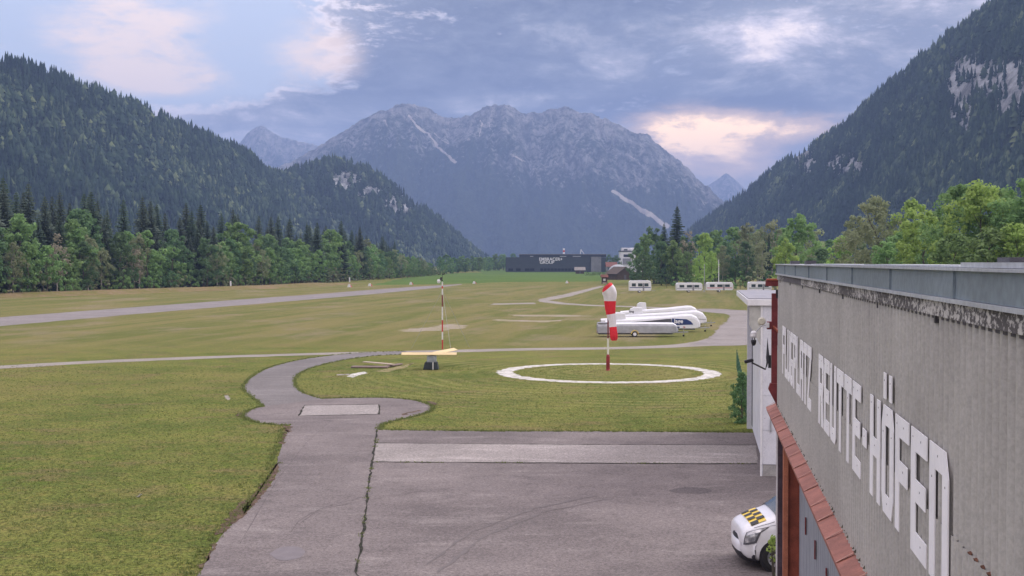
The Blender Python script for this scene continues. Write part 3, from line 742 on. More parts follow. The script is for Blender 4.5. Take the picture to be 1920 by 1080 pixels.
# old fascia boards with flaking paint
def flaking():
    m, k, b, _ = base_mat('flaking_fascia'); p = k.vmath('MULTIPLY', coords(k), (1, 1, 1.6))
    n = k.noise(p, 13, 8, .75, .3); reg = k.noise(p, .8, 3)
    f = k.range(k.math('ADD', n, k.math('MULTIPLY', k.math('SUBTRACT', reg, .5), .45)), .50, .56)
    col = k.mix(f, k.mix(k.noise(p, 14, 4), (.05, .047, .05), (.12, .112, .112)), k.mix(k.noise(p, 30, 3), (.42, .41, .39), (.62, .61, .58)))
    k.put(b.inputs['Base Color'], col); b.inputs['Roughness'].default_value = .85; return m
flake_m = flaking(); plain_board = simple('plain_fascia', (.10, .095, .105), .8, .2)
y = 27.3; i = 0
while y > Y0:
    L = (2.2, 4.3, 2.9, 3.1, 3.0)[i % 5]; y2 = max(y - L, Y0)
    MB().box(WL - .07, WL - .045, y2 + .008, y - .004, 7.025, 7.13).build('fascia_board', plain_board if i == 1 else flake_m, hangar)
    y = y2; i += 1
y = 26.5
while y > 0:
    MB().box(WL - .06, WL - .03, y - .05, y, 6.97, 7.023).build('fascia_clip', dark_steel, hangar); y -= 2.9
MB().box(WL - .044, WL + .05, Y0, Y1, 7.0, 7.12).build('fascia_backing', plain_board, hangar)
# terracotta canopy in overlapping sheets
terra = simple('terracotta_sheet', (.33, .130, .095), .65, .25, 2.5, dirt=((.20, .085, .065), .60))
terra_l = simple('terracotta_edge', (.45, .235, .185), .65, .2, 3)
DO, ZO, ZI = 1.44, 4.16, 4.30
y = 27.9; i = 0
while y > Y0:
    L = 1.02 + .10 * math.sin(i * 2.1); y2 = y - L; lift = .006 * (i % 2)
    fn = lambda u, w, d: Vector((u, d, w))
    c = MB().prism([(DO, ZO + lift), (WL + .03, ZI + lift), (WL + .03, ZI - .03), (DO + .01, ZO - .06)], fn, y2, y + .03).build('canopy_sheet', terra, hangar)
    MB().prism([(DO, ZO + .0065 + lift), (WL - .03, ZI + .0045 + lift), (WL - .03, ZI + .010 + lift), (DO, ZO + .012 + lift)], fn, y - .022, y + .012).build('lap_edge', terra_l, c)
    y = y2; i += 1
# small dark clumps along the wall foot, at most corrugations
mv, mf = [], []; rnd = random.Random(4)
for y in np.arange(Y0, 27.2, .177):
    if rnd.random() < .7:
        s = rnd.uniform(.02, .045); c = Vector((WL - .05, y + rnd.uniform(-.02, .02), ZI + .01)); b = len(mv)
        mv += [c + Vector(q) * s for q in ((-1, 0, 0), (0, -1.2, 0), (.6, 0, 0), (0, 1.2, 0), (rnd.uniform(-.4, .2), 0, rnd.uniform(.7, 1.4)))]
        mf += [(b, b + 1, b + 4), (b + 1, b + 2, b + 4), (b + 2, b + 3, b + 4), (b + 3, b, b + 4)]
tag(mesh_obj('dark_clumps', mv, mf, simple('dark_clumps', (.06, .06, .045), .95, .4), hangar), kind='stuff')
# rusty sheet clips at the lap joint
rustm = simple('rust', (.16, .075, .05), .9, .5)
for i, y in enumerate((7.87, 7.70, 7.52, 7.36, 7.18, 7.0)):
    MB().raw([(WL - .055, y - .03, 5.60), (WL - .06, y + .02, 5.59), (WL - .075, y, 5.615), (WL - .04, y, 5.625), (WL - .04, y + .02, 5.585)], [(0, 1, 2), (0, 2, 3), (1, 4, 3, 2), (0, 3, 4, 1)]).build('sheet_clip', simple('rust_bright', (.42, .15, .07), .9, .3) if i == 4 else rustm, hangar)
# doors: blue-grey metal leaves under the canopy
door_m = simple('door_sheet', (.29, .31, .345), .5, .18, 1.0, stretch=(1, 6, .4), metal=.15, dirt=((.15, .16, .19), .62))
DX = 2.10
y = 26.9; i = 0
while y > Y0:
    y2 = y - 2.05
    d = corrugated('door_leaf', y2 + .012, y - .012, .06, 4.12, DX, door_m, hangar, .34, .018, 8, False)
    MB().box(DX - .045, DX - .022, y - 1.98, y - 1.93, 1.98, 2.32).build('door_handle', maroon, d)
    y = y2; i += 1
MB().box(DX + .03, DX + .10, Y0, 27, .04, 4.14).build('door_backing', dark_grey, hangar)
MB().box(WL + .02, DX + .3, Y0, 27.2, 4.14, 4.21).build('soffit', dark_steel, hangar)
MB().box(1.83, 2.13, 26.95, 27.15, .0, 4.13).build('red_column', rust_red, hangar)
MB().box(1.76, 1.86, 26.85, 27.14, .0, 4.135).build('column_flange', simple('orange_flange', (.42, .15, .085), .55, .25), hangar)
for q in range(17):
    MB().box(1.66, 1.80, 27.22, 27.40, .02 + q * .245, .02 + q * .245 + .235).build('brick', simple('dark_brick', (.085, .065, .085), .85, .35) if q == 0 else MATS['dark_brick'], hangar)
MB().box(1.63, 1.66, 27.24, 27.30, 0.0, 4.2).build('downpipe', white_paint, hangar)
# lettering in white plates
W_, S_ = .60, .18
def rect(x0, y0, x1, y1): return [(x0, y0), (x1, y0), (x1, y1), (x0, y1)]
q_ = .085
GL = {
 'F': [rect(0, 0, S_, 1), rect(S_, 1 - S_, W_, 1), rect(S_, .44, .54, .44 + S_)],
 'L': [rect(0, 0, S_, 1), rect(S_, 0, W_, S_)],
 'U': [[(0, q_), (S_, q_), (S_, 1), (0, 1)], [(W_ - S_, q_), (W_, q_), (W_, 1), (W_ - S_, 1)], [(q_, 0), (W_ - q_, 0), (W_, q_), (W_ - S_, q_), (W_ - S_, S_), (S_, S_), (S_, q_), (0, q_)]],
 'G': [[(0, q_), (q_, 0), (S_, 0), (S_, 1), (q_, 1), (0, 1 - q_)], rect(S_, 1 - S_, W_, 1), [(S_, 0), (W_ - q_, 0), (W_, q_), (W_, S_), (S_, S_)], rect(W_ - S_, S_, W_, .5), rect(.30, .37, W_ - S_, .5)],
 'P': [rect(0, 0, S_, 1), [(S_, 1 - S_), (W_, 1 - S_), (W_ - q_, 1), (S_, 1)], rect(W_ - S_, .40 + S_, W_, 1 - S_), [(S_, .40), (W_ - q_, .40), (W_, .40 + S_), (S_, .40 + S_)]],
 'A': [[(0, 0), (S_, 0), (S_, 1 - S_), (0, 1 - S_)], [(W_ - S_, 0), (W_, 0), (W_, 1 - S_), (W_ - S_, 1 - S_)], [(0, 1 - S_), (W_, 1 - S_), (W_ - q_, 1), (q_, 1)], rect(S_, .34, W_ - S_, .34 + S_)],
 'T': [rect(0, 1 - S_, W_, 1), rect(W_ / 2 - S_ / 2, 0, W_ / 2 + S_ / 2, 1 - S_)],
 'Z': [rect(0, 1 - S_, W_, 1), rect(0, 0, W_, S_), [(0, S_), (S_ * 1.2, S_), (W_, 1 - S_), (W_ - S_ * 1.2, 1 - S_)]],
 'R': [rect(0, 0, S_, 1), [(S_, 1 - S_), (W_, 1 - S_), (W_ - q_, 1), (S_, 1)], rect(W_ - S_, .42 + S_, W_, 1 - S_), [(S_, .42), (W_ - q_, .42), (W_, .42 + S_), (S_, .42 + S_)], [(W_ - S_ * 1.3, 0), (W_, 0), (W_ - q_, .42), (.28, .42)]],
 'E': [rect(0, 0, S_, 1), rect(S_, 1 - S_, W_, 1), rect(S_, .42, W_ - .05, .42 + S_), rect(S_, 0, W_, S_)],
 '-': [rect(.04, .40, .44, .40 + S_)],
 'H': [rect(0, 0, S_, 1), rect(W_ - S_, 0, W_, 1), rect(S_, .42, W_ - S_, .42 + S_)],
 'O': [rect(0, S_, S_, 1 - S_), rect(W_ - S_, S_, W_, 1 - S_), [(0, S_), (q_, 0), (W_ - q_, 0), (W_, S_)], [(0, 1 - S_), (W_, 1 - S_), (W_ - q_, 1), (q_, 1)], rect(.08, 1.06, .21, 1.30), rect(.37, 1.06, .50, 1.30)],
 'N': [rect(0, 0, S_, 1 - S_), rect(W_ - S_, 0, W_, 1 - S_), [(0, 1 - S_), (W_, 1 - S_), (W_ - q_, 1), (0, 1)]],
}
ZB, LH_ = 5.155, .965
def word(txt, ya, yb):
    """from along-wall position ya (far) to yb (near)"""
    n = len(txt); pitch = (ya - yb) / n
    for i, ch in enumerate(txt):
        sx = pitch * .86 / W_; y = ya - i * pitch - pitch * .04
        mb = MB()
        for poly in GL[ch]:
            mb.prism(poly, lambda u, w, d: Vector((d, y - u * sx, ZB + w * LH_)), WL - .071, WL - .062)
        o = mb.build('letter', letter_white, hangar); o['label'] = 'white plate letter ' + ('Ö' if ch == 'O' else ch)
        for (bu, bw) in sorted({(round(sum(v[0] for v in poly) / len(poly), 2), round(max(v[1] for v in poly) - .07, 2)) for poly in GL[ch]}):
            MB().tube([(WL - .0715, y - bu * sx, ZB + bw * LH_), (WL - .074, y - bu * sx, ZB + bw * LH_)], .009, 6).build('bolt', mid_grey, o)
KX = F_PX * WL / math.cos(HA) ** 0
def along(px):   # along-wall position of a wall point seen at this column
    r = (px - 960) / F_PX
    # lateral WL: x*cosA + y*sinA over -x*sinA + y*cosA
    return WL * (math.cos(HA) + r * math.sin(HA)) / (r * math.cos(HA) - math.sin(HA))
word('FLUGPLATZ', along(1474), along(1531.5)); word('REUTTE', along(1545), along(1630))
word('-', along(1631), along(1644)); word('HOFEN', along(1646), along(1806))

# steelwork and lamps on the hangar's far corner
frame = empty('door_rail_frame', hl(1.6, 27.6), -HA)
tag(frame, 'maroon steel door rail frame on the far corner of the grey hangar', 'steel frame')
def fb(name, mat, x0, x1, y0, y1, z0, z1): return MB().box(x0 - 1.6, x1 - 1.6, y0 - 27.6, y1 - 27.6, z0, z1).build(name, mat, frame, bevel=.004, seg=1)
fb('post', maroon, 1.53, 1.66, 27.45, 27.60, 4.75, 6.72)
fb('rail', maroon, 1.40, 1.72, 27.42, 27.66, 6.88, 7.0)
fb('rail_cover', simple('orange_red_paint', (.42, .09, .05), .5, .2), 1.42, 1.70, 27.40, 27.68, 7.005, 7.04)
fb('bracket', maroon, 1.43, 1.54, 27.42, 27.62, 5.93, 6.10)
fb('junction_box', white_paint, 1.40, 1.475, 27.36, 27.42, 5.97, 6.08)
MB().prism([(-.10, 4.75), (.12, 4.75), (.12, 4.25), (.05, 4.25), (-.14, 4.62)], lambda u, w, d: Vector((u, d, w)), -.25, -.05).build('gusset', maroon, frame)
MB().tube([(-.06, -.1, 6.02), (.1, -.3, 5.85)], .03, 8).build('strut', rust_red, frame)
MB().box(.02, .06, -.20, -.02, 6.62, 6.80).build('cable_hood', black, frame)
camo = empty('security_camera', hl(1.44, 27.45, 0), -HA)
tag(camo, 'white dome security camera hanging beside a round lamp on a bent arm', 'camera')
b = MB(); b.tube([(0, 0, 6.03), (-.14, -.02, 6.0), (-.28, -.05, 5.84)], .014, 6); b.build('arm', steel, camo)
b = MB()
for i in range(7): pass
b.tube([(-.13, -.04, 6.11), (-.13, -.07, 6.11), (-.13, -.10, 6.11)], [.085, .09, .06], 14); b.build('round_lamp', lamp_glass, camo, smooth=False)
b = MB(); b.tube([(-.30, -.05, 5.90), (-.30, -.05, 5.86), (-.30, -.05, 5.78), (-.30, -.05, 5.75)], [.03, .07, .075, .05], 12); b.build('housing', white_paint, camo)
b = MB(); b.tube([(-.30, -.05, 5.70), (-.30, -.05, 5.66), (-.30, -.05, 5.60), (-.30, -.05, 5.57)], [.055, .06, .045, .015], 12); b.build('dome', black, camo)
b = MB().bar((-.28, -.05, 5.84), (-.28, -.05, 5.62), .02); b.build('stem', dark_steel, camo)
fl = empty('floodlight', hl(1.46, 27.5, 0), -HA)
tag(fl, 'black floodlight on a long bent arm in front of the white building', 'floodlight')
MB().tube([(-.02, -.04, 5.22), (-.06, -.05, 5.05), (-.36, -.08, 5.20)], .02, 6).build('arm', black, fl)
MB().box(-.10, .10, -.07, .07, -.035, .035, Matrix.Translation((-.42, -.09, 5.235)) @ Matrix.Rotation(-.25, 4, 'Y')).build('lamp_head', black, fl, bevel=.01)
MB().prism([(-.03, 5.10), (.03, 5.30), (.0, 5.55), (-.02, 5.75), (-.05, 5.30)], lambda u, w, d: Vector((u, d, w)), -.06, -.03).build('shield', dark_steel, fl)
MB().box(.0, .06, -.06, .0, 5.08, 5.36).build('mount', black, fl)

# ================================================================== white building
wb = empty('white_building', hl(2.05, 43.1), -HA)
tag(wb, 'white clad flat-roofed building standing just beyond the grey hangar', 'building')
LB = 12.6
gap_shade_m = simple('painted_gap_shade', (.06, .06, .09), .8, .2)
MB().box(.24, 14, .06, LB, .0, 5.9).build('wall', white_panel, wb)
MB().box(.06, .238, .06, .55, .0, 5.9).build('corner_pier', white_panel, wb)
# cladding panels on the near face, left face in bays
pz = [.42, 1.6, 2.8, 4.0, 5.15, 5.90]
for xi, (xa, xb) in enumerate(((.055, .60), (.61, 1.65), (1.66, 2.7), (2.71, 3.75))):
    for za, zb in zip(pz[:-1], pz[1:]):
        MB().box(xa, xb, .0, .05, za + (0 if za > .5 else (.0 if xi < 1 else .1)), zb - .008).build('panel', white_panel, wb, bevel=.004, seg=1)
for ya, yb in ((.56, 3.4), (3.41, 6.4), (6.41, 9.4), (9.41, LB - .4)):
    MB().box(.18, .236, ya, yb - .006, .12, 5.88).build('side_panel', white_panel, wb, bevel=.004, seg=1)
MB().box(-.02, .05, -.02, .045, .0, 5.9).build('corner_trim', white_paint, wb)
MB().box(.08, 14, .02, .058, .0, .40).build('plinth', concrete, wb)
for z in (1.0, 2.0, 3.3, 4.5):
    for x in (.12, .52):
        MB().box(x, x + .025, -.006, -.0005, z, z + .025).build('rivet', steel, wb)
MB().box(-.48, 14, -.10, LB + .5, 5.905, 6.13).build('roof', white_paint, wb, bevel=.02)
MB().box(-.44, 14, -.06, LB + .4, 6.132, 6.16).build('roof_felt', mid_grey, wb)
conc_l = simple('pale_concrete', (.46, .46, .43), .9, .18, 3, dirt=((.30, .30, .26), .56))
MB().prism([(-.40, 5.90), (-.025, 5.90), (-.025, 4.55), (-.40, 5.25)], lambda u, w, d: Vector((u, d, w)), .0, .35).build('corbel', conc_l, wb)
MB().box(-.02, .236, LB - .30, LB - .02, 0, 5.90).build('end_fin', white_panel, wb)
MB().box(.172, .178, LB - 1.3, LB - .45, .2, 5.7).build('painted_gap_shade', gap_shade_m, wb)  # dark strip standing in for the shade of the gap by the fin
MB().bar((.33, -.03, 2.0), (.33, -.03, 1.55), .05).build('tap_pipe', steel, wb)

# ================================================================== green fence and ivy
fz = empty('wire_fence', hl(2.10, 57.0), -HA)
tag(fz, 'green wire fence running out from the far corner of the white building', 'fence')
dx_ = .012
for i in range(12):
    y = i * 2.7
    MB().bar((dx_ * y, y, 0), (dx_ * y, y, 1.32), .045).build('post', fence_green, fz)
    if i < 11:
        b = MB(); ya, yb = y + .03, y + 2.67
        for z in np.arange(.08, 1.25, .29): b.bar((dx_ * ya, ya, z), (dx_ * yb, yb, z), .008)
        for q in np.arange(.15, 2.6, .3): b.bar((dx_ * (y + q) + .012, y + q, .05), (dx_ * (y + q) + .012, y + q, 1.26), .006)
        b.build('wire_panel', fence_green, fz)

# ================================================================== parked van
def make_van():
    van = empty('parked_van', (0, 0, 0))
    tag(van, 'white van with yellow and black chequers on its bonnet, nose past the hangar', 'van')
    L, HW = 5.1, .95
    # profile stations along x: 0 = nose, +x = tail: (x, z_bottom, z_belt, z_top, half_width_scale)
    stn = [(0.0, .46, .74, .86, .70), (.025, .40, .79, .935, .80), (.08, .33, .84, .995, .885), (.16, .27, .875, 1.045, .935), (.28, .23, .905, 1.10, .965), (.45, .21, .94, 1.165, .985), (.62, .20, .97, 1.225, 1.0), (.78, .20, 1.00, 1.285, 1.0), (.92, .20, 1.01, 1.40, 1.0),
           (1.15, .20, 1.03, 1.57, 1.0), (1.42, .20, 1.05, 1.75, 1.0), (1.68, .20, 1.06, 1.87, 1.0), (2.1, .20, 1.07, 1.93, 1.0), (3.2, .20, 1.08, 1.95, 1.0), (4.3, .21, 1.08, 1.93, 1.0), (4.9, .24, 1.06, 1.88, .98), (5.06, .32, 1.02, 1.78, .95), (5.1, .42, .95, 1.6, .90)]
    def ring(s):
        x, zb, zm, zt, w = s; h = HW * w; tall = zt > 1.38
        ti = .80 if tall else .88
        pts = [(0, zb), (h * .80, zb), (h * .95, zb + .06), (h, zb + .20), (h * 1.0, (zb + zm) / 2), (h * .985, zm), (h * (.97 if tall else .955), zm + (zt - zm) * (.35 if tall else .30)), (h * (.90 if tall else .90), zm + (zt - zm) * (.78 if tall else .62)), (h * (ti * .92 if tall else .82), zt - (.05 if tall else .045)), (h * (ti * .70 if tall else .66), zt - .012), (h * .35, zt), (0, zt + .005)]
        return pts
    rings = [ring(s) for s in stn]; n = len(rings[0]); full = 2 * n - 2
    V = []
    for s, r in zip(stn, rings):
        V += [(s[0], -y, z) for y, z in r] + [(s[0], y, z) for y, z in reversed(r[1:-1])]
    Fc = [(i * full + j, i * full + (j + 1) % full, (i + 1) * full + (j + 1) % full, (i + 1) * full + j) for i in range(len(stn) - 1) for j in range(full)]
    Fc += [tuple(range(full)), tuple(reversed(range((len(stn) - 1) * full, len(stn) * full)))]
    body = mesh_obj('body', V, Fc, van_paint, van, smooth=True)
    bm = bmesh.new(); bm.from_mesh(body.data); bmesh.ops.recalc_face_normals(bm, faces=bm.faces)
    bmesh.ops.subdivide_edges(bm, edges=bm.edges[:], cuts=1, use_grid_fill=True, smooth=.12)
    bm.to_mesh(body.data); bm.free()
    body.data.polygons.foreach_set('use_smooth', np.ones(len(body.data.polygons), bool))
    def top_z(x):
        xs = [s[0] for s in stn]; return float(np.interp(x, xs, [s[3] for s in stn]))
    # front bumper: dark lower valance
    b = MB(); P = []
    for t in np.linspace(-1, 1, 13):
        xx = .0 + .34 * abs(t) ** 3.2 - .015; yy = HW * .985 * t
        P.append((xx, yy))
    vs = []
    for (xx, yy) in P: vs += [(xx - .018, yy * 1.012, .52), (xx - .03, yy * 1.015, .34), (xx + .05, yy * .98, .20), (xx + .2, yy * .9, .2)]
    fs = [(i * 4 + j, i * 4 + j + 1, (i + 1) * 4 + j + 1, (i + 1) * 4 + j) for i in range(12) for j in range(3)]
    b.raw(vs, fs)
    o = b.build('bumper', black, van, smooth=True)
    vs = []; b = MB()
    for (xx, yy) in P: vs += [(xx + .02, yy * 1.0, .66), (xx - .035, yy * 1.014, .62), (xx - .045, yy * 1.018, .50), (xx - .03, yy * 1.012, .40)]
    b.raw(vs, [(i * 4 + j, i * 4 + j + 1, (i + 1) * 4 + j + 1, (i + 1) * 4 + j) for i in range(12) for j in range(3)])
    b.build('bumper_shell', van_paint, van, smooth=True)
    # grille with two slots
    for za, zb in ((.66, .755), (.785, .885)):
        b = MB(); vs = []
        for t in np.linspace(-1, 1, 9):
            yy = .46 * t; xx = -.022 + .05 * abs(t) ** 2
            vs += [(xx - .012 + (za - .68) * .30, yy, za), (xx - .012 + (zb - .68) * .30, yy * .98, zb), (xx + .1, yy, zb), (xx + .1, yy, za)]
        b.raw(vs, [(i * 4 + j, i * 4 + (j + 1) % 4, (i + 1) * 4 + (j + 1) % 4, (i + 1) * 4 + j) for i in range(8) for j in range(4)])
        b.build('grille_slot', black, van)
    # helper: point on the body side / top skin, a little proud
    xs = [s[0] for s in stn]
    def skin(x, j, side, off=.008):
        """ring index j may be fractional"""
        i = int(np.clip(np.searchsorted(xs, x) - 1, 0, len(stn) - 2)); t = (x - xs[i]) / (xs[i + 1] - xs[i])
        def rp(r): 
            a = int(math.floor(j)); f = j - a; a2 = min(a + 1, n - 1)
            return Vector((r[a][0] * (1 - f) + r[a2][0] * f, r[a][1] * (1 - f) + r[a2][1] * f))
        p = rp(rings[i]).lerp(rp(rings[i + 1]), t)
        nrm = Vector((p.x, (p.y - .75) * 1.0)).normalized()
        return Vector((x - (off if x < .5 else 0), side * (p.x + nrm.x * off), p.y + nrm.y * off + (off if j > 8 else 0)))
    def patch(name, mat, quad, side, parent, nx=6, nj=5, off=.009):
        """quad = four (x, j) corners on the skin"""
        vs = []
        for a in range(nx + 1):
            for c in range(nj + 1):
                u, v = a / nx, c / nj
                x = (quad[0][0] * (1 - u) + quad[1][0] * u) * (1 - v) + (quad[3][0] * (1 - u) + quad[2][0] * u) * v
                j = (quad[0][1] * (1 - u) + quad[1][1] * u) * (1 - v) + (quad[3][1] * (1 - u) + quad[2][1] * u) * v
                vs.append(skin(x, j, side, off))
        fs = [(a * (nj + 1) + c, (a + 1) * (nj + 1) + c, (a + 1) * (nj + 1) + c + 1, a * (nj + 1) + c + 1) for a in range(nx) for c in range(nj)]
        b = MB().raw(vs, fs); return b.build(name, mat, parent, smooth=True)
    for sd in (-1, 1):
        hb = patch('headlight', dark_grey, [(.045, 4.15), (.34, 4.35), (.66, 6.3), (.12, 6.3)], sd, van, 8, 6, .012)
        patch('lens', head_glass, [(.075, 4.35), (.31, 4.5), (.58, 6.1), (.15, 6.1)], sd, hb, 8, 6, .020)
        patch('reflector', white_paint, [(.15, 5.0), (.30, 5.0), (.36, 5.7), (.19, 5.7)], sd, hb, 4, 4, .026)
        patch('bonnet_seam', dark_grey, [(.30, 7.0), (.78, 7.0), (.78, 7.16), (.30, 7.16)], sd, van, 10, 1, .006)
        patch('wing_crease', dark_grey, [(.66, 6.32), (1.40, 5.2), (1.40, 5.26), (.66, 6.42)], sd, van, 8, 1, .004)
        patch('side_window', glass, [(1.15, 5.35), (2.25, 5.35), (2.20, 7.5), (1.60, 7.4)], sd, van)
        patch('side_window', glass, [(2.33, 5.35), (3.45, 5.35), (3.42, 7.5), (2.33, 7.5)], sd, van)
        patch('side_window', glass, [(3.55, 5.35), (4.70, 5.35), (4.62, 7.5), (3.55, 7.5)], sd, van)
        d = patch('door_seam', dark_grey, [(1.42, 3.2), (1.432, 3.2), (1.432, 5.3), (1.42, 5.3)], sd, van, 1, 6, .006)
        patch('door_seam', dark_grey, [(2.29, 3.2), (2.302, 3.2), (2.302, 5.3), (2.29, 5.3)], sd, van, 1, 6, .006)
        b = MB(); b.box(1.30, 1.42, sd * 1.02 - .1, sd * 1.02 + .1, 1.08, 1.26).build('mirror', white_paint, van, bevel=.03)
        patch('tail_light', red_paint, [(4.92, 4.6), (5.05, 4.6), (5.05, 6.8), (4.92, 6.8)], sd, van, 3, 4, .012)
    # windscreen over both halves
    vs = []; NX, NJ = 8, 12
    for a in range(NX + 1):
        x = .82 + (1.60 - .82) * a / NX
        for c in range(NJ + 1):
            t = c / NJ * 2 - 1
            j = 11 - (11 - (6.4 if a < 2 else 7.0)) * abs(t) ** 1.2
            p = skin(x, j, -1 if t < 0 else 1, .010); p.z += .012; vs.append(p)
    MB().raw(vs, [(a * (NJ + 1) + c, (a + 1) * (NJ + 1) + c, (a + 1) * (NJ + 1) + c + 1, a * (NJ + 1) + c + 1) for a in range(NX) for c in range(NJ)]).build('windscreen', glass, van, smooth=True)
    MB().bar((.90, -.62, 1.40), (1.0, .05, 1.50), .022).build('wiper', black, van)
    # bonnet chequers: two films, yellow ground with black squares
    for (y0, y1) in ((-.74, .66),):
        def film(name, mat, xa, xb, ya, yb, off, par):
            vs = []
            for x in np.linspace(xa, xb, 4):
                for y in np.linspace(ya, yb, 3):
                    i = int(np.clip(np.searchsorted(xs, x) - 1, 0, len(stn) - 2)); t = (x - xs[i]) / (xs[i + 1] - xs[i])
                    r = [(p[0] * (1 - t) + q[0] * t, p[1] * (1 - t) + q[1] * t) for p, q in zip(rings[i], rings[i + 1])]
                    z = float(np.interp(abs(y), [p[0] for p in reversed(r[7:])], [p[1] for p in reversed(r[7:])]))
                    vs.append((x, y, z + off))
            return MB().raw(vs, [(a * 3 + c, (a + 1) * 3 + c, (a + 1) * 3 + c + 1, a * 3 + c + 1) for a in range(3) for c in range(2)]).build(name, mat, par)
        f0 = film('bonnet_film', yellow, .24, .60, y0, y1, .022, van)
        for a in range(2):
            for c in range(7):
                if (a + c) % 2 == 0:
                    xa = .24 + a * .18; ya = y0 + c * (y1 - y0) / 7
                    film('check', black, xa, xa + .18, ya, ya + (y1 - y0) / 7, .028, f0)
    # wheels
    for wx in (.80, 4.0):
        for sd in (-1, 1):
            arch = MB().tube([(wx, sd * .70, .36), (wx, sd * .955, .36)], .405, 24).build('wheel_arch', black, van, smooth=False)
            w = empty('wheel', (wx, sd * .86, .345)); w.parent = van
            b = MB(); prof = [(-.11, .22), (-.115, .30), (-.09, .340), (.09, .340), (.115, .30), (.11, .22)]; nn = 28
            vs = [(r * math.cos(2 * math.pi * q / nn), yy, r * math.sin(2 * math.pi * q / nn)) for yy, r in prof for q in range(nn)]
            b.raw(vs, [(i * nn + q, i * nn + (q + 1) % nn, (i + 1) * nn + (q + 1) % nn, (i + 1) * nn + q) for i in range(5) for q in range(nn)])
            ty = b.build('tyre', rubber, w, smooth=True)
            b = MB(); prof = [(.10, .225), (.115, .215), (.085, .19), (.075, .10), (.10, .06), (.10, .0)]
            vs = [(r * math.cos(2 * math.pi * q / nn), sd * yy, r * math.sin(2 * math.pi * q / nn)) for yy, r in prof for q in range(nn)]
            b.raw(vs, [(i * nn + q, i * nn + (q + 1) % nn, (i + 1) * nn + (q + 1) % nn, (i + 1) * nn + q) for i in range(5) for q in range(nn)])
            rim = b.build('rim', steel, w, smooth=False)
            for q in range(12):
                t = 2 * math.pi * q / 12
                MB().tube([(.165 * math.cos(t), sd * .083, .165 * math.sin(t)), (.165 * math.cos(t), sd * .092, .165 * math.sin(t))], .021, 6).build('vent_hole', black, rim)
            w.location.y = sd * .875
    return van
van = make_van()
wp = gnd(1456, 1074); van.location = (wp.x - .80, wp.y + .97, 0.014); van.rotation_euler = (0, 0, math.radians(0))

# ================================================================== windsock
ws_p = gnd(1140, 694.5)
ws = empty('windsock', ws_p); tag(ws, 'limp red and white striped windsock on a pole inside the white circle', 'windsock')
S = ws_p.y / F_PX
def wq(px, py): return Vector(((px - 1140) * S, 0, (694.5 - py) * S))
MB().tube([(0, 0, 0), (0, 0, .06), (0, 0, .95), (0, 0, 1.10)], [.17, .13, .13, .085], 10).build('pole_foot', simple('dark_red_paint', (.26, .025, .03), .55, .3), ws)
MB().tube([(0, 0, 1.1), (0, 0, 2.2)], .066, 10).build('pole_lower', simple('cream_paint', (.66, .66, .58), .5, .1), ws)
MB().tube([(0, 0, 2.2), (0, 0, 3.9)], .05, 10).build('pole_middle', maroon, ws)
MB().tube([(0, 0, 3.9), (-.02, 0, 5.75)], .04, 10).build('pole_upper', white_paint, ws)
sock_r = simple('sock_red', (.66, .02, .035), .7, .15, 2); sock_w = simple('sock_white', (.74, .70, .76), .7, .1, 2)
path = [(1137.0, 533.8, 6.5), (1137.4, 536, 10.4), (1139.0, 540.2, 12.4), (1141.3, 544, 13.2), (1142.8, 549, 13.4), (1143.6, 555, 12.2), (1143.2, 564, 10.6), (1143.6, 577, 9.3), (1145, 588.5, 8.0), (1147.6, 600, 6.6), (1148.8, 612.5, 6.4), (1150, 625, 7.0), (1150.8, 634, 6.9), (1151, 638.2, 4.5)]
bands = [(0, 2, sock_r, 'red_band'), (2, 6, sock_w, 'white_band'), (6, 8, sock_r, 'red_band'), (8, 10, sock_w, 'white_band'), (10, 13, sock_r, 'red_band')]
NSK = 30
dirs = []
for i in range(len(path)):
    a, b = wq(*path[max(i - 1, 0)][:2]), wq(*path[min(i + 1, len(path) - 1)][:2]); dirs.append((b - a).normalized())
for i in range(3): dirs[i] = Vector((.62, 0, -.78))
dirs[3] = Vector((.40, 0, -.92)); dirs[4] = Vector((.15, 0, -.99))
rings = []
for i, (px, py, r) in enumerate(path):
    c = wq(px, py); c.y -= .12; d = dirs[i]; v = Vector((0, 1, 0)); u = v.cross(d).normalized(); rr = []
    fold = min(1, max(0, (i - 1) / 5))
    for q in range(NSK):
        t = 2 * math.pi * q / NSK
        w = 1 + fold * (.10 * math.sin(5 * t + i * .35) + .06 * math.sin(8 * t - i * .2))
        rr.append(c + (u * math.cos(t) * w + v * math.sin(t) * w * (1 - .45 * fold)) * r * S)
    rings.append(rr)
sock = empty('sock'); sock.parent = ws
for a, b, m, nm in bands:
    vs = [p for i in range(a, b + 1) for p in rings[i]]
    fs = [(i * NSK + q, i * NSK + (q + 1) % NSK, (i + 1) * NSK + (q + 1) % NSK, (i + 1) * NSK + q) for i in range(b - a) for q in range(NSK)]
    mesh_obj(nm, vs, fs, m, sock, smooth=True)
MB().tube(rings[1] + [rings[1][0]], .02, 6).build('hoop', red_paint, ws)
MB().bar(Vector((-.02, 0, 5.6)), wq(1137, 534), .03).build('hoop_arm', steel, ws)
mesh_obj('sock_rag', [wq(1137, 586), wq(1145, 590), wq(1141.5, 607), wq(1138.5, 598)], [(0, 1, 2, 3)], sock_w, ws)

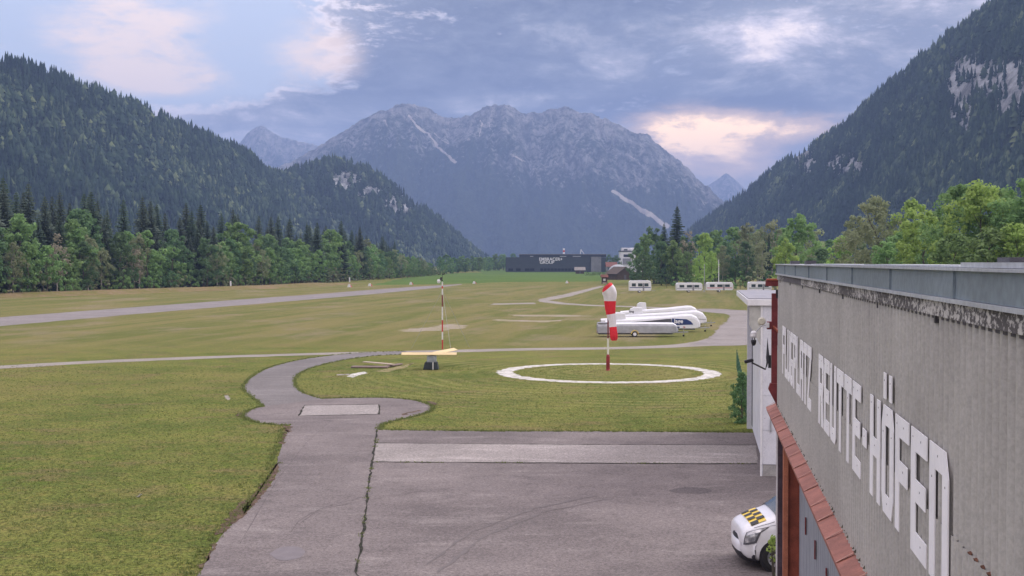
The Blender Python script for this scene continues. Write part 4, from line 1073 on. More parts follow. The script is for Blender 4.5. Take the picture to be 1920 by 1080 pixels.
# ================================================================== landing tee
tp = gnd(809, 692.5); tee = empty('landing_tee', tp); tag(tee, 'pale yellow wooden landing tee mounted on a dark concrete block', 'landing tee')
MB().prism([(-.56, 0), (.52, 0), (.40, .52), (-.44, .52)], lambda u, w, d: Vector((u, d, w)), -.45, .55).build('footing', simple('dark_block', (.035, .045, .05), .8, .4, 3, dirt=((.16, .19, .20), .60)), tee, bevel=.05)
MB().box(-.30, .34, -.30, .34, .52, .95).build('pedestal', simple('pale_block', (.30, .33, .34), .8, .25, 3), tee, bevel=.03)
MB().box(.10, .17, -.47, -.455, .02, .55).build('stripe', old_white, tee)
yl = Matrix.Translation((0, 0, 1.04))
MB().prism([(-.30, 0), (-.27, -.03), (0, .10), (.27, -.03), (.30, 0), (0, .145)], lambda u, w, d: yl @ Vector((d, u - .1, w)), -2.05, 1.75).build('cross_bar', wood_new, tee)
rot = yl @ Matrix.Rotation(math.radians(-17), 4, 'Z')
MB().prism([(-.30, 0), (-.27, -.03), (0, .10), (.27, -.03), (.30, 0), (0, .145)], lambda u, w, d: rot @ Vector((u, d, w)), .32, 4.6).build('stem_bar', wood_new, tee)
MB().tube([(0, 0, .9), (0, 0, 1.08)], .08, 8).build('pivot', steel, tee)

# ================================================================== weather mast
mp = gnd(829.5, 655); mast = empty('weather_mast', mp); tag(mast, 'slim red and white weather mast with guy wires beside the crossing track', 'mast')
S = mp.y / F_PX; zz = [(655, 637, red_paint), (637, 622, old_white), (622, 600, red_paint), (600, 575, old_white), (575, 553, maroon), (553, 541, old_white), (541, 536, red_paint), (536, 528, old_white)]
for a, b, m in zz: MB().tube([(0, 0, (655 - a) * S), (0, 0, (655 - b) * S)], .055, 8).build('band', m, mast)
zt = (655 - 528) * S
MB().tube([(0, 0, zt), (0, 0, zt + .75)], .02, 6).build('top_rod', black, mast)
MB().bar((-.35, 0, zt + .1), (.05, 0, zt + .1), .05).build('cross_arm', black, mast)
MB().tube([(-.30, 0, zt - .12), (-.30, 0, zt + .05), (-.30, 0, zt + .2)], [.09, .16, .10], 10).build('radiation_shield', white_paint, mast)
MB().tube([(-.10, 0, zt + .15), (-.10, 0, zt + .38)], [.12, .08], 8).build('anemometer', black, mast)
MB().raw([(0, 0, zt + .62), (.22, .02, zt + .75), (.22, .02, zt + .62), (0, .01, zt + .58)], [(0, 1, 2, 3)]).build('vane', black, mast)
for (gx, gy) in ((-2.7, .6), (2.2, 2.6), (.9, -3.0)): MB().bar((0, 0, 5.0), (gx, gy, .0), .014).build('guy_wire', steel, mast)

# ================================================================== boards by the tee
grp = 'boards lying on the grass'
def board(label, a, b, w, t, z0, mat, tilt=0.0):
    A, B = gnd(*a), gnd(*b); d = (B - A); L = d.length; an = math.atan2(d.y, d.x)
    o = MB().box(0, L, -w / 2, w / 2, 0, t).build('board', mat, None, bevel=.008, seg=1)
    o.location = (A.x, A.y, z0); o.rotation_euler = (0, tilt, an); return tag(o, label, 'board', grp)
board('wide dark brown board lying flat on the grass beside the landing tee', (660, 689.5), (728, 690), .8, .10, .02, wood_old)
board('pale weathered plank resting across the dark boards on the grass', (683, 683.5), (737, 688.5), .34, .07, .16, wood_pale)
board('narrow brown board poking out from under the pale plank', (722, 689.5), (751, 684.5), .4, .08, .04, wood_old)

# ================================================================== glider trailers
def wheel_parts(par, x, y, r, w, rimm=white_paint):
    wq_ = empty('wheel', (x, y, r)); wq_.parent = par; n = 18
    def lathe(prof, nm, m):
        vs = [(rr * math.cos(2 * math.pi * q / n), yy, rr * math.sin(2 * math.pi * q / n)) for yy, rr in prof for q in range(n)]
        MB().raw(vs, [(i * n + q, i * n + (q + 1) % n, (i + 1) * n + (q + 1) % n, (i + 1) * n + q) for i in range(len(prof) - 1) for q in range(n)]).build(nm, m, wq_, smooth=False)
    lathe([(-w / 2, .0), (-w / 2, r * .62), (-w / 2, r * .93), (-w / 2 + .02, r), (w / 2 - .02, r), (w / 2, r * .93), (w / 2, 0)], 'tyre', rubber)
    lathe([(-w / 2 - .012, 0), (-w / 2 - .012, r * .55), (-w / 2 - .004, r * .64)], 'rim', rimm)
def trailer(label, nose_px, base_y, tail_px, h_nose, h_mid, h_tail, body_m, yaw=0.0, width=1.5, fin=None, top_m=None, stripe=None, blunt=.55, two=False):
    """long glider trailer, nose at +x"""
    N = gnd(nose_px, base_y); D = N.y; L = (nose_px - tail_px) / F_PX * D
    root = empty('glider_trailer', (N.x - L / 2, D, .006), yaw); tag(root, label, 'trailer', 'glider trailers parked in a row')
    hx = L / 2; z0 = .34
    xs = [-hx, -hx + .05, -hx * .6, -hx * .2, hx * .15, hx * .45, hx * .72, hx - blunt, hx - blunt * .45, hx - .10, hx]
    hs = [h_tail * .97, h_tail, h_tail + (h_mid - h_tail) * .38, h_tail + (h_mid - h_tail) * .72, h_mid, h_mid + (h_nose - h_mid) * .55, h_nose, h_nose * .985, h_nose * .86, h_nose * .62, h_nose * .50]
    wsx = [.80, .84, .92, .98, 1, 1, 1, .97, .86, .66, .5]
    zb = [z0] * 8 + [z0 + .05, z0 + .15, z0 + .22]
    ring = 14; V = []
    for x, h, w, b in zip(xs, hs, wsx, zb):
        hw = width / 2 * w
        prof = [(hw * .9, b), (hw, b + .06), (hw, b + (h - b) * .5), (hw * .99, b + (h - b) * .70), (hw * .90, b + (h - b) * .88), (hw * .68, h - .03), (hw * .30, h)]
        V += [(x, -y, z) for y, z in prof] + [(x, y, z) for y, z in reversed(prof)]
    Fq = [(i * ring + j, i * ring + (j + 1) % ring, (i + 1) * ring + (j + 1) % ring, (i + 1) * ring + j) for i in range(len(xs) - 1) for j in range(ring)]
    Fq += [tuple(range(ring)), tuple(reversed(range((len(xs) - 1) * ring, len(xs) * ring)))]
    fm = [1 if (top_m and (len(Fq) > 2) and (4 <= j <= 8)) else 0 for i in range(len(xs) - 1) for j in range(ring)] + [0, 0]
    b = mesh_obj('body', V, Fq, body_m, root, mats=[body_m, top_m or body_m], fmat=fm)
    bm = bmesh.new(); bm.from_mesh(b.data); bmesh.ops.recalc_face_normals(bm, faces=bm.faces); bm.to_mesh(b.data); bm.free()
    hwf = width / 2
    MB().box(-hx + .1, hx - .6, -hwf * .82, hwf * .82, .24, z0 - .003).build('chassis', dark_steel, root)
    wx = [-.35] if not two else [-.75, .05]
    for x in wx:
        for sd in (-1, 1):
            wheel_parts(root, x, sd * (hwf - .02), .27, .17)
            b2 = MB(); n = 12
            vs = []
            for q in range(n + 1):
                t = math.pi * q / n
                for rr in (.31, .37):
                    for yy in (hwf - .12, hwf + .10): vs.append((x + rr * math.cos(t), sd * yy, .30 + rr * math.sin(t)))
            fs = []
            for q in range(n):
                a = q * 4; c = a + 4
                fs += [(a, a + 1, c + 1, c), (a + 2, c + 2, c + 3, a + 3), (a, c, c + 2, a + 2), (a + 1, a + 3, c + 3, c + 1)]
            b2.raw(vs, fs).build('mudguard', yellow if body_m is silver else mid_grey, root)
    db = MB(); db.bar((hx - .7, -.45, .40), (hx + .75, 0, .44), .07); db.bar((hx - .7, .45, .40), (hx + .75, 0, .44), .07); db.bar((hx + .65, 0, .44), (hx + 1.05, 0, .46), .09)
    db.build('drawbar', steel, root)
    MB().tube([(hx + .55, -.12, .12), (hx + .55, -.12, .75)], .03, 8).build('jockey_post', steel, root)
    MB().tube([(hx + .55, -.16, .10), (hx + .55, -.08, .10)], .10, 12).build('jockey_wheel', rubber, root)
    if fin:
        fx, fl, fh, fw = fin; zt_ = h_tail - .02
        MB().prism([(fx, zt_), (fx + fl, zt_), (fx + fl - .12, zt_ + fh * .95), (fx + fl * .35, zt_ + fh), (fx + .12, zt_ + fh * .8)], lambda u, w, d: Vector((u, d, w)), -fw / 2, fw / 2).build('fin_box', trailer_white, root, bevel=.05)
    MB().box(-hx - .02, -hx + .0, -hwf * .7, hwf * .7, z0 + .02, h_tail * .9).build('tail_gate', mid_grey, root)
    for sd in (-1, 1): MB().box(-hx - .03, -hx - .021, sd * hwf * .6 - .08, sd * hwf * .6 + .08, .40, .52).build('tail_light', red_paint, root)
    return root, L
t1, L1 = trailer('silver grey glider trailer with small yellow mudguards at the front of the row', 1271, 631, 1119.5, 1.40, 1.42, 1.36, silver, 0, 1.5, top_m=trailer_white, blunt=.5)
MB().box(-L1 / 2 + .02, -L1 / 2 + 1.0, -.66, .66, 1.30, 1.42).build('tail_hood', mid_grey, t1, bevel=.05)
t2, L2 = trailer('white glider trailer with navy nose panel and dark wedge stripe', 1312, 622, 1134, 1.90, 1.62, 1.18, trailer_white, 0, 1.5, fin=(-4.3, 1.5, .85, .6), blunt=.9)
def side_patch(root, name, mat, pts, y): return MB().prism(pts, lambda u, w, d: Vector((u, d, w)), y, y - .012).build(name, mat, root)
yb = -.755
side_patch(t2, 'wedge_stripe', dark_grey, [(L2 / 2 - 8.2, .98), (L2 / 2 - 3.1, 1.0), (L2 / 2 - 3.15, 1.42), (L2 / 2 - 3.6, 1.40), (L2 / 2 - 5.5, 1.20)], yb)
side_patch(t2, 'nose_panel', navy, [(L2 / 2 - 3.08, .72), (L2 / 2 - .80, .80), (L2 / 2 - 1.05, 1.12), (L2 / 2 - 1.5, 1.36), (L2 / 2 - 3.08, 1.45)], yb)
def text_mesh(name, txt, size, mat, parent, loc, rot=(math.pi / 2, 0, 0), ext=.01, align='LEFT', bold=0.0):
    cu = bpy.data.curves.new(name, 'FONT'); cu.body = txt; cu.size = size; cu.extrude = ext; cu.align_x = align; cu.offset = bold
    tmp = bpy.data.objects.new(name + '_tmp', cu); COL.objects.link(tmp)
    bpy.context.view_layer.update()
    me = bpy.data.meshes.new_from_object(tmp.evaluated_get(bpy.context.evaluated_depsgraph_get())); bpy.data.objects.remove(tmp)
    me.materials.clear(); me.materials.append(mat); o = bpy.data.objects.new(name, me); COL.objects.link(o)
    o.parent = parent; o.location = loc; o.rotation_euler = rot; return o
text_mesh('lettering', 'lage', .62, letter_white, t2, (L2 / 2 - 2.85, yb - .03, .96), bold=.012)
text_mesh('lettering', 'sp', .28, navy, t2, (L2 / 2 - 2.5, yb - .02, .46), bold=.01)
text_mesh('lettering', 'ex', .24, red_paint, t2, (L2 / 2 - 1.9, yb - .02, .47), bold=.01)
t3, L3 = trailer('long white glider trailer with a thin dark line across its blunt nose', 1324, 612, 1150, 1.86, 1.60, 1.25, trailer_white, 0, 1.55, fin=(-3.55, 1.6, 1.0, .6), blunt=1.0)
side_patch(t3, 'nose_line', dark_grey, [(L3 / 2 - 1.0, .86), (L3 / 2 - .12, .80), (L3 / 2 - .12, .84), (L3 / 2 - 1.0, .90)], -.74)
text_mesh('lettering', 'king', .36, black, t3, (-L3 / 2 + 1.75, -.30, 1.62), bold=.008)
t4, L4 = trailer('white glider trailer at the back of the row with a tall square fin box', 1309, 602, 1163, 1.95, 1.65, 1.25, trailer_white, 0, 1.55, fin=(-2.9, 1.3, 1.15, .6), blunt=.9)
t5, L5 = trailer('plain white glider trailer with twin axles between its taller neighbours', 1290, 617, 1126, 1.45, 1.40, 1.15, trailer_white, 0, 1.4, fin=(-3.6, 1.3, .75, .6), two=True)

# ================================================================== caravans and camper beyond the trailers
def caravan(label, px, D, Lm, Hm, stripe_m, awning=False):
    o = empty('caravan', (lat(px, D), D, 0.006)); tag(o, label, 'caravan', 'white caravans by the wood')
    h = Lm / 2
    MB().prism([(-h, .45), (h - .3, .45), (h, .9), (h - .12, Hm - .35), (h - .45, Hm), (-h + .25, Hm), (-h - .02, Hm - .3)], lambda u, w, d: Vector((u, d, w)), -1.1, 1.1).build('body', trailer_white, o, bevel=.09)
    for (a, b) in ((-.78, -.42), (-.22, .18), (.36, .72)):
        MB().box(a * h, b * h, -1.118, -1.104, Hm * .52, Hm * .78).build('window', glass, o, bevel=.004, seg=1)
    MB().box(-h * .98, h * .92, -1.113, -1.104, Hm * .40, Hm * .46).build('stripe', stripe_m, o)
    MB().box(.20 * h, .34 * h, -1.115, -1.104, .5, Hm * .8).build('door', mid_grey, o)
    for sd in (-1, 1): wheel_parts(o, -.2, sd * 1.0, .32, .2)
    MB().bar((h - .2, 0, .5), (h + 1.1, 0, .5), .09).build('drawbar', steel, o)
    MB().box(-.5, .5, -.45, .45, Hm + .002, Hm + .14).build('roof_hatch', mid_grey, o, bevel=.03)
    return o
caravan('white caravan with dark windows and navy stripe next to the wooden hut', 1200, 300, 5.4, 2.95, navy)
caravan('long white caravan with grey stripe under the yellowish trees', 1292, 303, 6.4, 2.35, mid_grey)
caravan('white caravan with red stripe in front of the two slim poles', 1349, 306, 6.6, 2.45, red_paint)
caravan('white caravan with grey green stripe nearest the white building', 1424, 300, 5.6, 2.65, fence_green)
# slim poles by the wood
for px, ty, lab in ((1320.5, 496, 'slim grey pole with a brownish foot beside the caravans'), (1347.5, 487, 'slim bare white pole taller than its neighbour by the caravans')):
    D = 310; o = empty('flag_pole', (lat(px, D), D, 0)); tag(o, lab, 'pole')
    top = at(px, ty, D).z
    MB().tube([(0, 0, 0), (0, 0, top)], [.10, .07], 8).build('shaft', steel if px < 1330 else white_paint, o)
    MB().tube([(0, 0, top), (0, 0, top + .12)], [.09, .03], 8).build('cap', steel, o)
    MB().tube([(0, 0, 0), (0, 0, .35)], [.2, .16], 8).build('foot', concrete, o)

# ================================================================== runway markers and posts
mk0 = None
for px, py in ((693.5, 536.5), (770.5, 533.6), (889, 531.8), (1063, 531.0), (655, 538.3)):
    p = gnd(px, py)
    if mk0 is None:
        mk0 = empty('runway_marker', p); tag(mk0, 'small white and red boundary marker standing on the airfield grass', 'marker', 'boundary markers')
        MB().prism([(-.55, 0), (.55, 0), (.30, .75), (0, .9), (-.30, .75)], lambda u, w, d: Vector((u, d, w)), -.5, .2).build('white_side', white_paint, mk0)
        MB().prism([(.56, 0), (.85, 0), (.42, .6), (.31, .75)], lambda u, w, d: Vector((u, d, w)), -.5, .2).build('red_side', red_paint, mk0)
    else:
        c = copy_tree(mk0); c.location = p
for px, py, h, lab in ((432.5, 541.5, 1.6, 'white post at the edge of the wood beyond the runway bank'), (655.5, 530, 1.4, 'short white post among shrubs where the bank ends')):
    p = gnd(px, py); o = empty('marker_post', p); tag(o, lab, 'post')
    MB().box(-.22, .22, -.05, .05, .2, h + .6).build('plate', white_paint, o, bevel=.01); MB().bar((0, .06, 0), (0, .06, h), .06).build('stake', steel, o)

# ================================================================== far buildings
hall = empty('industrial_hall', (lat(1043, 945), 945, 0)); tag(hall, 'long dark grey industrial hall with white lettering across the meadow', 'building')
S = 945 / F_PX
def hx_(px): return (px - 1043) * S
def hz_(py): return CAM_H + (HOR - py) * S
hall_d = simple('anthracite_cladding', (.040, .050, .062), .6, .15, .15, stretch=(1, 1, 6)); hall_t = simple('anthracite_top', (.025, .032, .045), .5, .15, .2)
hall_g = simple('grey_masonry', (.20, .20, .215), .9, .2, .3, bmp=.2)
MB().box(hx_(948), hx_(1108), 0, 40, 0, hz_(482.5)).build('wall', hall_d, hall)
MB().box(hx_(974), hx_(1137), 3, 42, hz_(482.5) + .01, hz_(477)).build('upper_storey', hall_t, hall)
MB().box(hx_(972), hx_(1138), 2.5, 43, hz_(477) + .01, hz_(476.2)).build('roof', mid_grey, hall)
MB().box(hx_(1108.2), hx_(1127), -1.5, 36, 0, hz_(481.5)).build('stair_block', hall_g, hall)
MB().box(hx_(1127.1), hx_(1139), 1, 36, 0, hz_(483)).build('side_block', hall_d, hall)
px_ = [(953, 962), (967.5, 976), (984, 993), (993.6, 1002)] + [(1013 + i * 6.5, 1018.6 + i * 6.5) for i in range(10)]
for a, b in px_: MB().box(hx_(a), hx_(b), -.12, -.02, .8, hz_(503.3)).build('window', simple('hall_glass', (.010, .013, .018), .2, .2) if 'hall_glass' not in MATS else MATS['hall_glass'], hall)
for i in range(14):
    x = hx_(948) + (hx_(1108) - hx_(948)) * i / 14
    MB().box(x, x + .12, -.06, -.01, hz_(502), hz_(482.8)).build('panel_joint', hall_t, hall)
for (a, b) in ((1050, 1062), (1074, 1089), (994, 1000)): MB().box(hx_(a), hx_(b), 1, 1.6, hz_(481.3), hz_(480.0)).build('skylight', steel, hall)
text_mesh('lettering', 'EMBRACER+', 3.3, letter_white, hall, (hx_(1010.5), -.3, hz_(488.6)), ext=.12, bold=.035)
text_mesh('lettering', 'GROUP', 3.3, letter_white, hall, (hx_(1012), -.3, hz_(494.6)), ext=.12, bold=.035)
for i, (za, zb) in enumerate(((476, 472.5), (472.5, 469), (469, 465.5))): MB().tube([(hx_(1058), 8, hz_(za)), (hx_(1058), 8, hz_(zb))], .75, 10).build('chimney_band', red_paint if i % 2 else white_paint, hall)
b = MB(); b.bar((hx_(1089), 6, hz_(476)), (hx_(1090), 6, hz_(467.5)), .5); b.bar((hx_(1090), 6, hz_(467.5)), (hx_(1096), 6, hz_(476)), .4); b.bar((hx_(1090), 6, hz_(471)), (hx_(1093), 6, hz_(471)), .3); b.build('roof_gantry', white_paint, hall)
tiles = simple('red_tiles', (.19, .075, .055), .8, .25, 1); shingle = simple('grey_shingle', (.24, .22, .20), .85, .25, 1); slate = simple('pale_sheet_roof', (.36, .38, .40), .6, .12, .4)
def gable(name, label, cat, px, D, w, dpt, eave, ridge, wall_m, roof_m_, over=.5, rz=0.0, door=True, ridge_x=True):
    o = empty(name, (lat(px, D), D, 0), rz); tag(o, label, cat)
    MB().box(-w / 2, w / 2, 0, dpt, 0, eave).build('wall', wall_m, o)
    if ridge_x:
        MB().prism([(-over, eave - .15), (dpt / 2, ridge), (dpt + over, eave - .15), (dpt / 2, ridge - .25)], lambda u, z, d: Vector((d, u, z)), -w / 2 - over, w / 2 + over).build('roof', roof_m_, o)
        MB().prism([(0, eave + .01), (dpt, eave + .01), (dpt / 2, ridge - .3)], lambda u, z, d: Vector((d, u, z)), -w / 2 + .02, w / 2 - .02).build('gable', wall_m, o)
    else:
        MB().prism([(-w / 2 - over, eave - .15), (0, ridge), (w / 2 + over, eave - .15), (0, ridge - .25)], lambda u, z, d: Vector((u, d, z)), -over, dpt + over).build('roof', roof_m_, o)
        MB().prism([(-w / 2, eave + .01), (w / 2, eave + .01), (0, ridge - .3)], lambda u, z, d: Vector((u, d, z)), .02, dpt - .02).build('gable', wall_m, o)
    if door: MB().box(-.5, .5, -.06, -.01, 0, min(2.1, eave * .8)).build('door', dark_grey, o)
    return o
gable('hay_hut', 'small brown hay hut with pale shingle roof in front of the dark hall', 'hut', 1087.5, 800, 5.4, 5, 2.4, 4.4, wood_barn, shingle, .9)
kz = gable('wooden_kiosk', 'tiny wooden hut with red tiled roof where the farm track ends', 'hut', 1133.5, 425, 1.9, 1.6, 2.4, 3.2, wood_barn, tiles, .35, door=False)
MB().box(-.45, .35, -.05, -.01, 1.0, 1.75).build('window', old_white, kz)
MB().box(-.7, .7, -.25, -.02, .0, .5).build('bench', wood_pale, kz)
gable('barn', 'dark timber barn with brown roof beside the caravans', 'barn', 1172, 520, 7.5, 9, 2.6, 5.6, wood_barn, simple('brown_tiles', (.10, .075, .06), .85, .25), .8, rz=math.radians(25), ridge_x=False)
gh = gable('brick_house', 'low house with red brown roof between the dark hall and white block', 'house', 1147, 830, 7.0, 8, 4.6, 7.6, hall_g, tiles, .5)
MB().box(-2.6, -1.5, -.08, -.01, 2.6, 3.8).build('window', glass, gh); MB().box(1.2, 2.3, -.08, -.01, 2.6, 3.8).build('window', glass, gh)
# round roofed building
dm = empty('domed_pavilion', (lat(1160, 650), 650, 0)); tag(dm, 'round building under a broad pale grey domed roof', 'pavilion')
nn = 20; prof = [(5.0, 3.0), (4.7, 3.9), (3.8, 5.0), (2.6, 5.8), (1.3, 6.2), (.2, 6.3)]
vs = [(r * math.cos(2 * math.pi * q / nn), 5 + r * math.sin(2 * math.pi * q / nn), z) for r, z in prof for q in range(nn)]
MB().raw(vs, [(i * nn + q, i * nn + (q + 1) % nn, (i + 1) * nn + (q + 1) % nn, (i + 1) * nn + q) for i in range(len(prof) - 1) for q in range(nn)]).build('roof', slate, dm)
MB().tube([(0, 5, 0), (0, 5, 3.0)], 4.7, nn).build('wall', hall_g, dm)
for q in range(7):
    t = math.pi * (1.1 + .8 * q / 6); MB().bar((4.75 * math.cos(t), 5 + 4.75 * math.sin(t), 1.0), (4.75 * math.cos(t), 5 + 4.75 * math.sin(t), 2.4), .8, .1).build('window', glass, dm)
# white modern block
S = 980 / F_PX; wm = empty('white_block', (lat(1180, 980), 980, 0)); tag(wm, 'white modern block with black roof edge rising behind the trees', 'building')
def wx_(px): return (px - 1180) * S
def wz_(py): return CAM_H + (HOR - py) * S
MB().box(wx_(1163), wx_(1183), 0, 14, 0, wz_(472)).build('wall', white_paint, wm)
MB().box(wx_(1162), wx_(1184), -.5, 15, wz_(472) + .01, wz_(470)).build('roof', hall_t, wm)
MB().box(wx_(1169), wx_(1182), -.15, -.02, wz_(482), wz_(477)).build('window', hall_t, wm)
MB().box(wx_(1167.5), wx_(1182.5), -.6, -.16, wz_(495), wz_(484.5)).build('balcony', mid_grey, wm)
MB().box(wx_(1184), wx_(1215), 3, 20, 0, wz_(467)).build('wing_wall', white_paint, wm)
MB().box(wx_(1169), wx_(1200), 16, 24, wz_(470) + .1, wz_(464)).build('penthouse', white_paint, wm)
for a in (1186, 1192, 1198, 1204):
    for z in (473, 481): MB().box(wx_(a), wx_(a + 3.6), 2.85, 2.98, wz_(z + 4), wz_(z)).build('window', glass, wm)
MB().box(wx_(1173), wx_(1180), 15.8, 15.98, wz_(469), wz_(466.5)).build('window', glass, wm)

# ================================================================== trees
def leaf_cloud(rng, C, R, per, size, flat=1.0, up=.25):
    """leaf quads round clump centres C with radii R"""
    nC = len(C); idx = np.repeat(np.arange(nC), per); m = len(idx)
    d = rng.normal(size=(m, 3)); d /= np.linalg.norm(d, axis=1)[:, None]
    rad = R[idx] * rng.random(m) ** .45
    P = C[idx] + d * rad[:, None] * np.array([1, 1, flat])
    nrm = d + rng.normal(size=(m, 3)) * .7 + np.array([0, 0, up]); nrm /= np.linalg.norm(nrm, axis=1)[:, None]
    a = np.cross(nrm, rng.normal(size=(m, 3))); a /= np.linalg.norm(a, axis=1)[:, None]; b = np.cross(nrm, a)
    s = size * rng.uniform(.55, 1.3, m)[:, None]
    V = np.stack([P - a * s, P - b * s * .62, P + a * s, P + b * s * .62], 1).reshape(-1, 3)
    Q = np.arange(4 * m).reshape(-1, 4)
    tint = np.repeat(np.clip(rng.random(nC)[idx] * .7 + rng.random(m) * .3, 0, 1), 4)
    return V, Q, tint
def hide(o):   # prototype pieces are used up by the first placed tree
    return o
class Tree:
    def __init__(s, name, trunk, crown): s.name, s.trunk, s.crown, s.n = name, trunk, crown, 0
TREES = {}
def trunk_mb(rng, h, r, C, limbs, top=.8):
    b = MB(); k = 6; pts = [(rng.normal(0, .02 * h) * i / k, rng.normal(0, .02 * h) * i / k, h * top * i / k) for i in range(k + 1)]
    b.tube(pts, [r * (1 - .8 * i / k) for i in range(k + 1)], 7)
    for c in C[rng.choice(len(C), min(limbs, len(C)), replace=False)]:
        z0 = max(.12 * h, c[2] - .35 * np.hypot(c[0], c[1]) - .08 * h); f = min(z0 / (h * top), .95); i = int(f * k)
        p0 = Vector(pts[i]).lerp(Vector(pts[min(i + 1, k)]), f * k - i); c = Vector(c)
        mid = p0.lerp(c, .5) + Vector((0, 0, .03 * h)); rr = r * (1 - .8 * f) * .5
        b.tube([p0, mid, c], [rr, rr * .6, rr * .2], 5, cap=False)
    return b
def add_broad(key, seed, h, wid, low, mat, bark_m, nC=75, per=46, leaf=.34, lop=.0, gap=0.0):
    rng = np.random.default_rng(seed); C = []; R = []
    while len(C) < nC:
        z = low + (1 - low) * rng.random() ** .9; f = (z - low) / (1 - low)
        env = wid * (math.sin(math.pi * min(1, f * .86 + .10)) ** .75) * (1 + lop * (rng.random() - .5))
        a = rng.random() * 6.283; r = env * rng.random() ** .42
        C.append((r * math.cos(a), r * math.sin(a) , z * h)); R.append(rng.uniform(.045, .085) * h * (1 - .3 * f))
    C, R = np.array(C), np.array(R); C[:, :2] *= h
    V, Q, t = leaf_cloud(rng, C, R, per, leaf)
    cr = np_mesh('crown', V, quads=Q, mat=mat, attrs={'tint': t}); tr = trunk_mb(rng, h, .016 * h, C, 10).build('trunk', bark_m)
    TREES[key] = (cr.data, tr.data, h); bpy.data.objects.remove(cr); bpy.data.objects.remove(tr)
def add_spruce(key, seed, h, wid, mat, low=.06, dens=1.0):
    rng = np.random.default_rng(seed); VV, tt = [], []
    nw = int(40 * dens)
    for w in range(nw):
        z = low + (1 - low) * (w / nw) ** .92; r = wid * h * (1 - z) ** .82 * rng.uniform(.8, 1.12) + .10
        nb = int(7 + 5 * (1 - z)); a0 = rng.random() * 6.28; tw = rng.random() * .5
        for q in range(nb):
            a = a0 + 6.283 * q / nb + rng.normal(0, .16); L = r * rng.uniform(.65, 1.15); dirv = np.array([math.cos(a), math.sin(a), 0]); side = np.array([-math.sin(a), math.cos(a), 0])
            ns = max(2, int(L / .75)); tint = np.clip(tw + rng.random() * .5, 0, 1)
            for e in range(ns):
                f0, f1 = e / ns, (e + 1.25) / ns
                z0, z1 = z * h - .30 * L * f0 ** .8 + .10 * L * f0 ** 2, z * h - .30 * L * f1 ** .8 + .10 * L * f1 ** 2
                wdt = (.16 + .30 * (1 - abs(2 * f0 - .8))) * L * .38 + .10; dr = rng.uniform(.12, .45)
                p0, p1 = dirv * L * f0, dirv * L * f1; p0 = p0 + [0, 0, z0]; p1 = p1 + [0, 0, z1]
                for sg in (-1, 1):
                    VV += [p0, p1, p1 + side * sg * wdt * rng.uniform(.5, 1) - [0, 0, dr], p0 + side * sg * wdt * rng.uniform(.7, 1.2) - [0, 0, dr]]; tt += [tint] * 4
    VV += [np.array([-.08, 0, h * .96]), np.array([.08, 0, h * .96]), np.array([.02, 0, h * 1.03]), np.array([-.02, 0, h * 1.03])]; tt += [.5] * 4
    V = np.array(VV); Q = np.arange(len(V)).reshape(-1, 4)
    cr = np_mesh('crown', V, quads=Q, mat=mat, attrs={'tint': tt}); b = MB(); b.tube([(0, 0, 0), (0, 0, h * .5), (0, 0, h * .98)], [.013 * h, .008 * h, .02], 7); tr = b.build('trunk', bark)
    TREES[key] = (cr.data, tr.data, h); bpy.data.objects.remove(cr); bpy.data.objects.remove(tr)
for i in range(4): add_spruce('spruce%d' % i, 100 + i, 24, .185 + .015 * i, needle if i % 2 else needle_blue, .05 + .04 * (i % 3))
add_spruce('thin0', 110, 18, .075, needle, .10); add_spruce('spruce_light0', 111, 18, .17, leaf_dark, .04)
for i in range(4): add_broad('mid%d' % i, 120 + i, 16, .25 + .03 * (i % 2), .10 + .06 * (i % 3), leaf_mid, bark, lop=.5)
for i in range(4): add_broad('dark%d' % i, 130 + i, 16, .26 + .03 * (i % 2), .06, leaf_dark, bark, lop=.5)
for i in range(3): add_broad('light%d' % i, 140 + i, 16, .27, .07, leaf_light, bark, 85, 52, .31, lop=.6)
for i in range(3): add_broad('grey%d' % i, 150 + i, 17, .19 + .02 * i, .26, leaf_grey, pale_bark, 60, 34, .30, lop=.5)
for i in range(2): add_broad('brown%d' % i, 160 + i, 16, .20, .22, leaf_brown, pale_bark, 48, 20, .28, lop=.6)
for i in range(3): add_broad('big%d' % i, 170 + i, 18, .30, .08, leaf_mid if i else leaf_light, bark, 150, 60, .26, lop=.5)
add_broad('bigbrown0', 175, 18, .27, .08, leaf_grey, bark, 130, 56, .26, lop=.6)
for i in range(3): add_broad('bush%d' % i, 180 + i, 4.5, .52, .0, (leaf_mid, leaf_dark, leaf_grey)[i], bark, 16, 60, .24, lop=.3)
add_broad('ivy0', 190, 2.4, .30, .0, leaf_dark, bark, 90, 60, .05, lop=.4)
TXT = {'ivy': ('ivy_bush', 'shrub'), 'spruce': ('spruce_tree', 'tree'), 'thin': ('spruce_tree', 'tree'), 'spruce_light': ('spruce_tree', 'tree'), 'mid': ('broadleaf_tree', 'tree'), 'dark': ('broadleaf_tree', 'tree'), 'light': ('broadleaf_tree', 'tree'),
       'grey': ('birch_tree', 'tree'), 'brown': ('withered_tree', 'tree'), 'big': ('broadleaf_tree', 'tree'), 'bigbrown': ('broadleaf_tree', 'tree'), 'bush': ('shrub', 'shrub')}
rt = random.Random(99)
def plant(key, x, y, h, label, group=None, wide=1.0):
    cr, tr, h0 = TREES[key]; nm, cat = TXT[key.rstrip('0123456789')]
    o = empty(nm, (x, y, 0), rt.uniform(0, 6.28)); s = h / h0; o.scale = (s * wide, s * wide, s); tag(o, label, cat, group)
    for n_, d_ in (('trunk', tr), ('crown', cr)):
        q = bpy.data.objects.new(n_, d_); COL.objects.link(q); q.parent = o
    return o
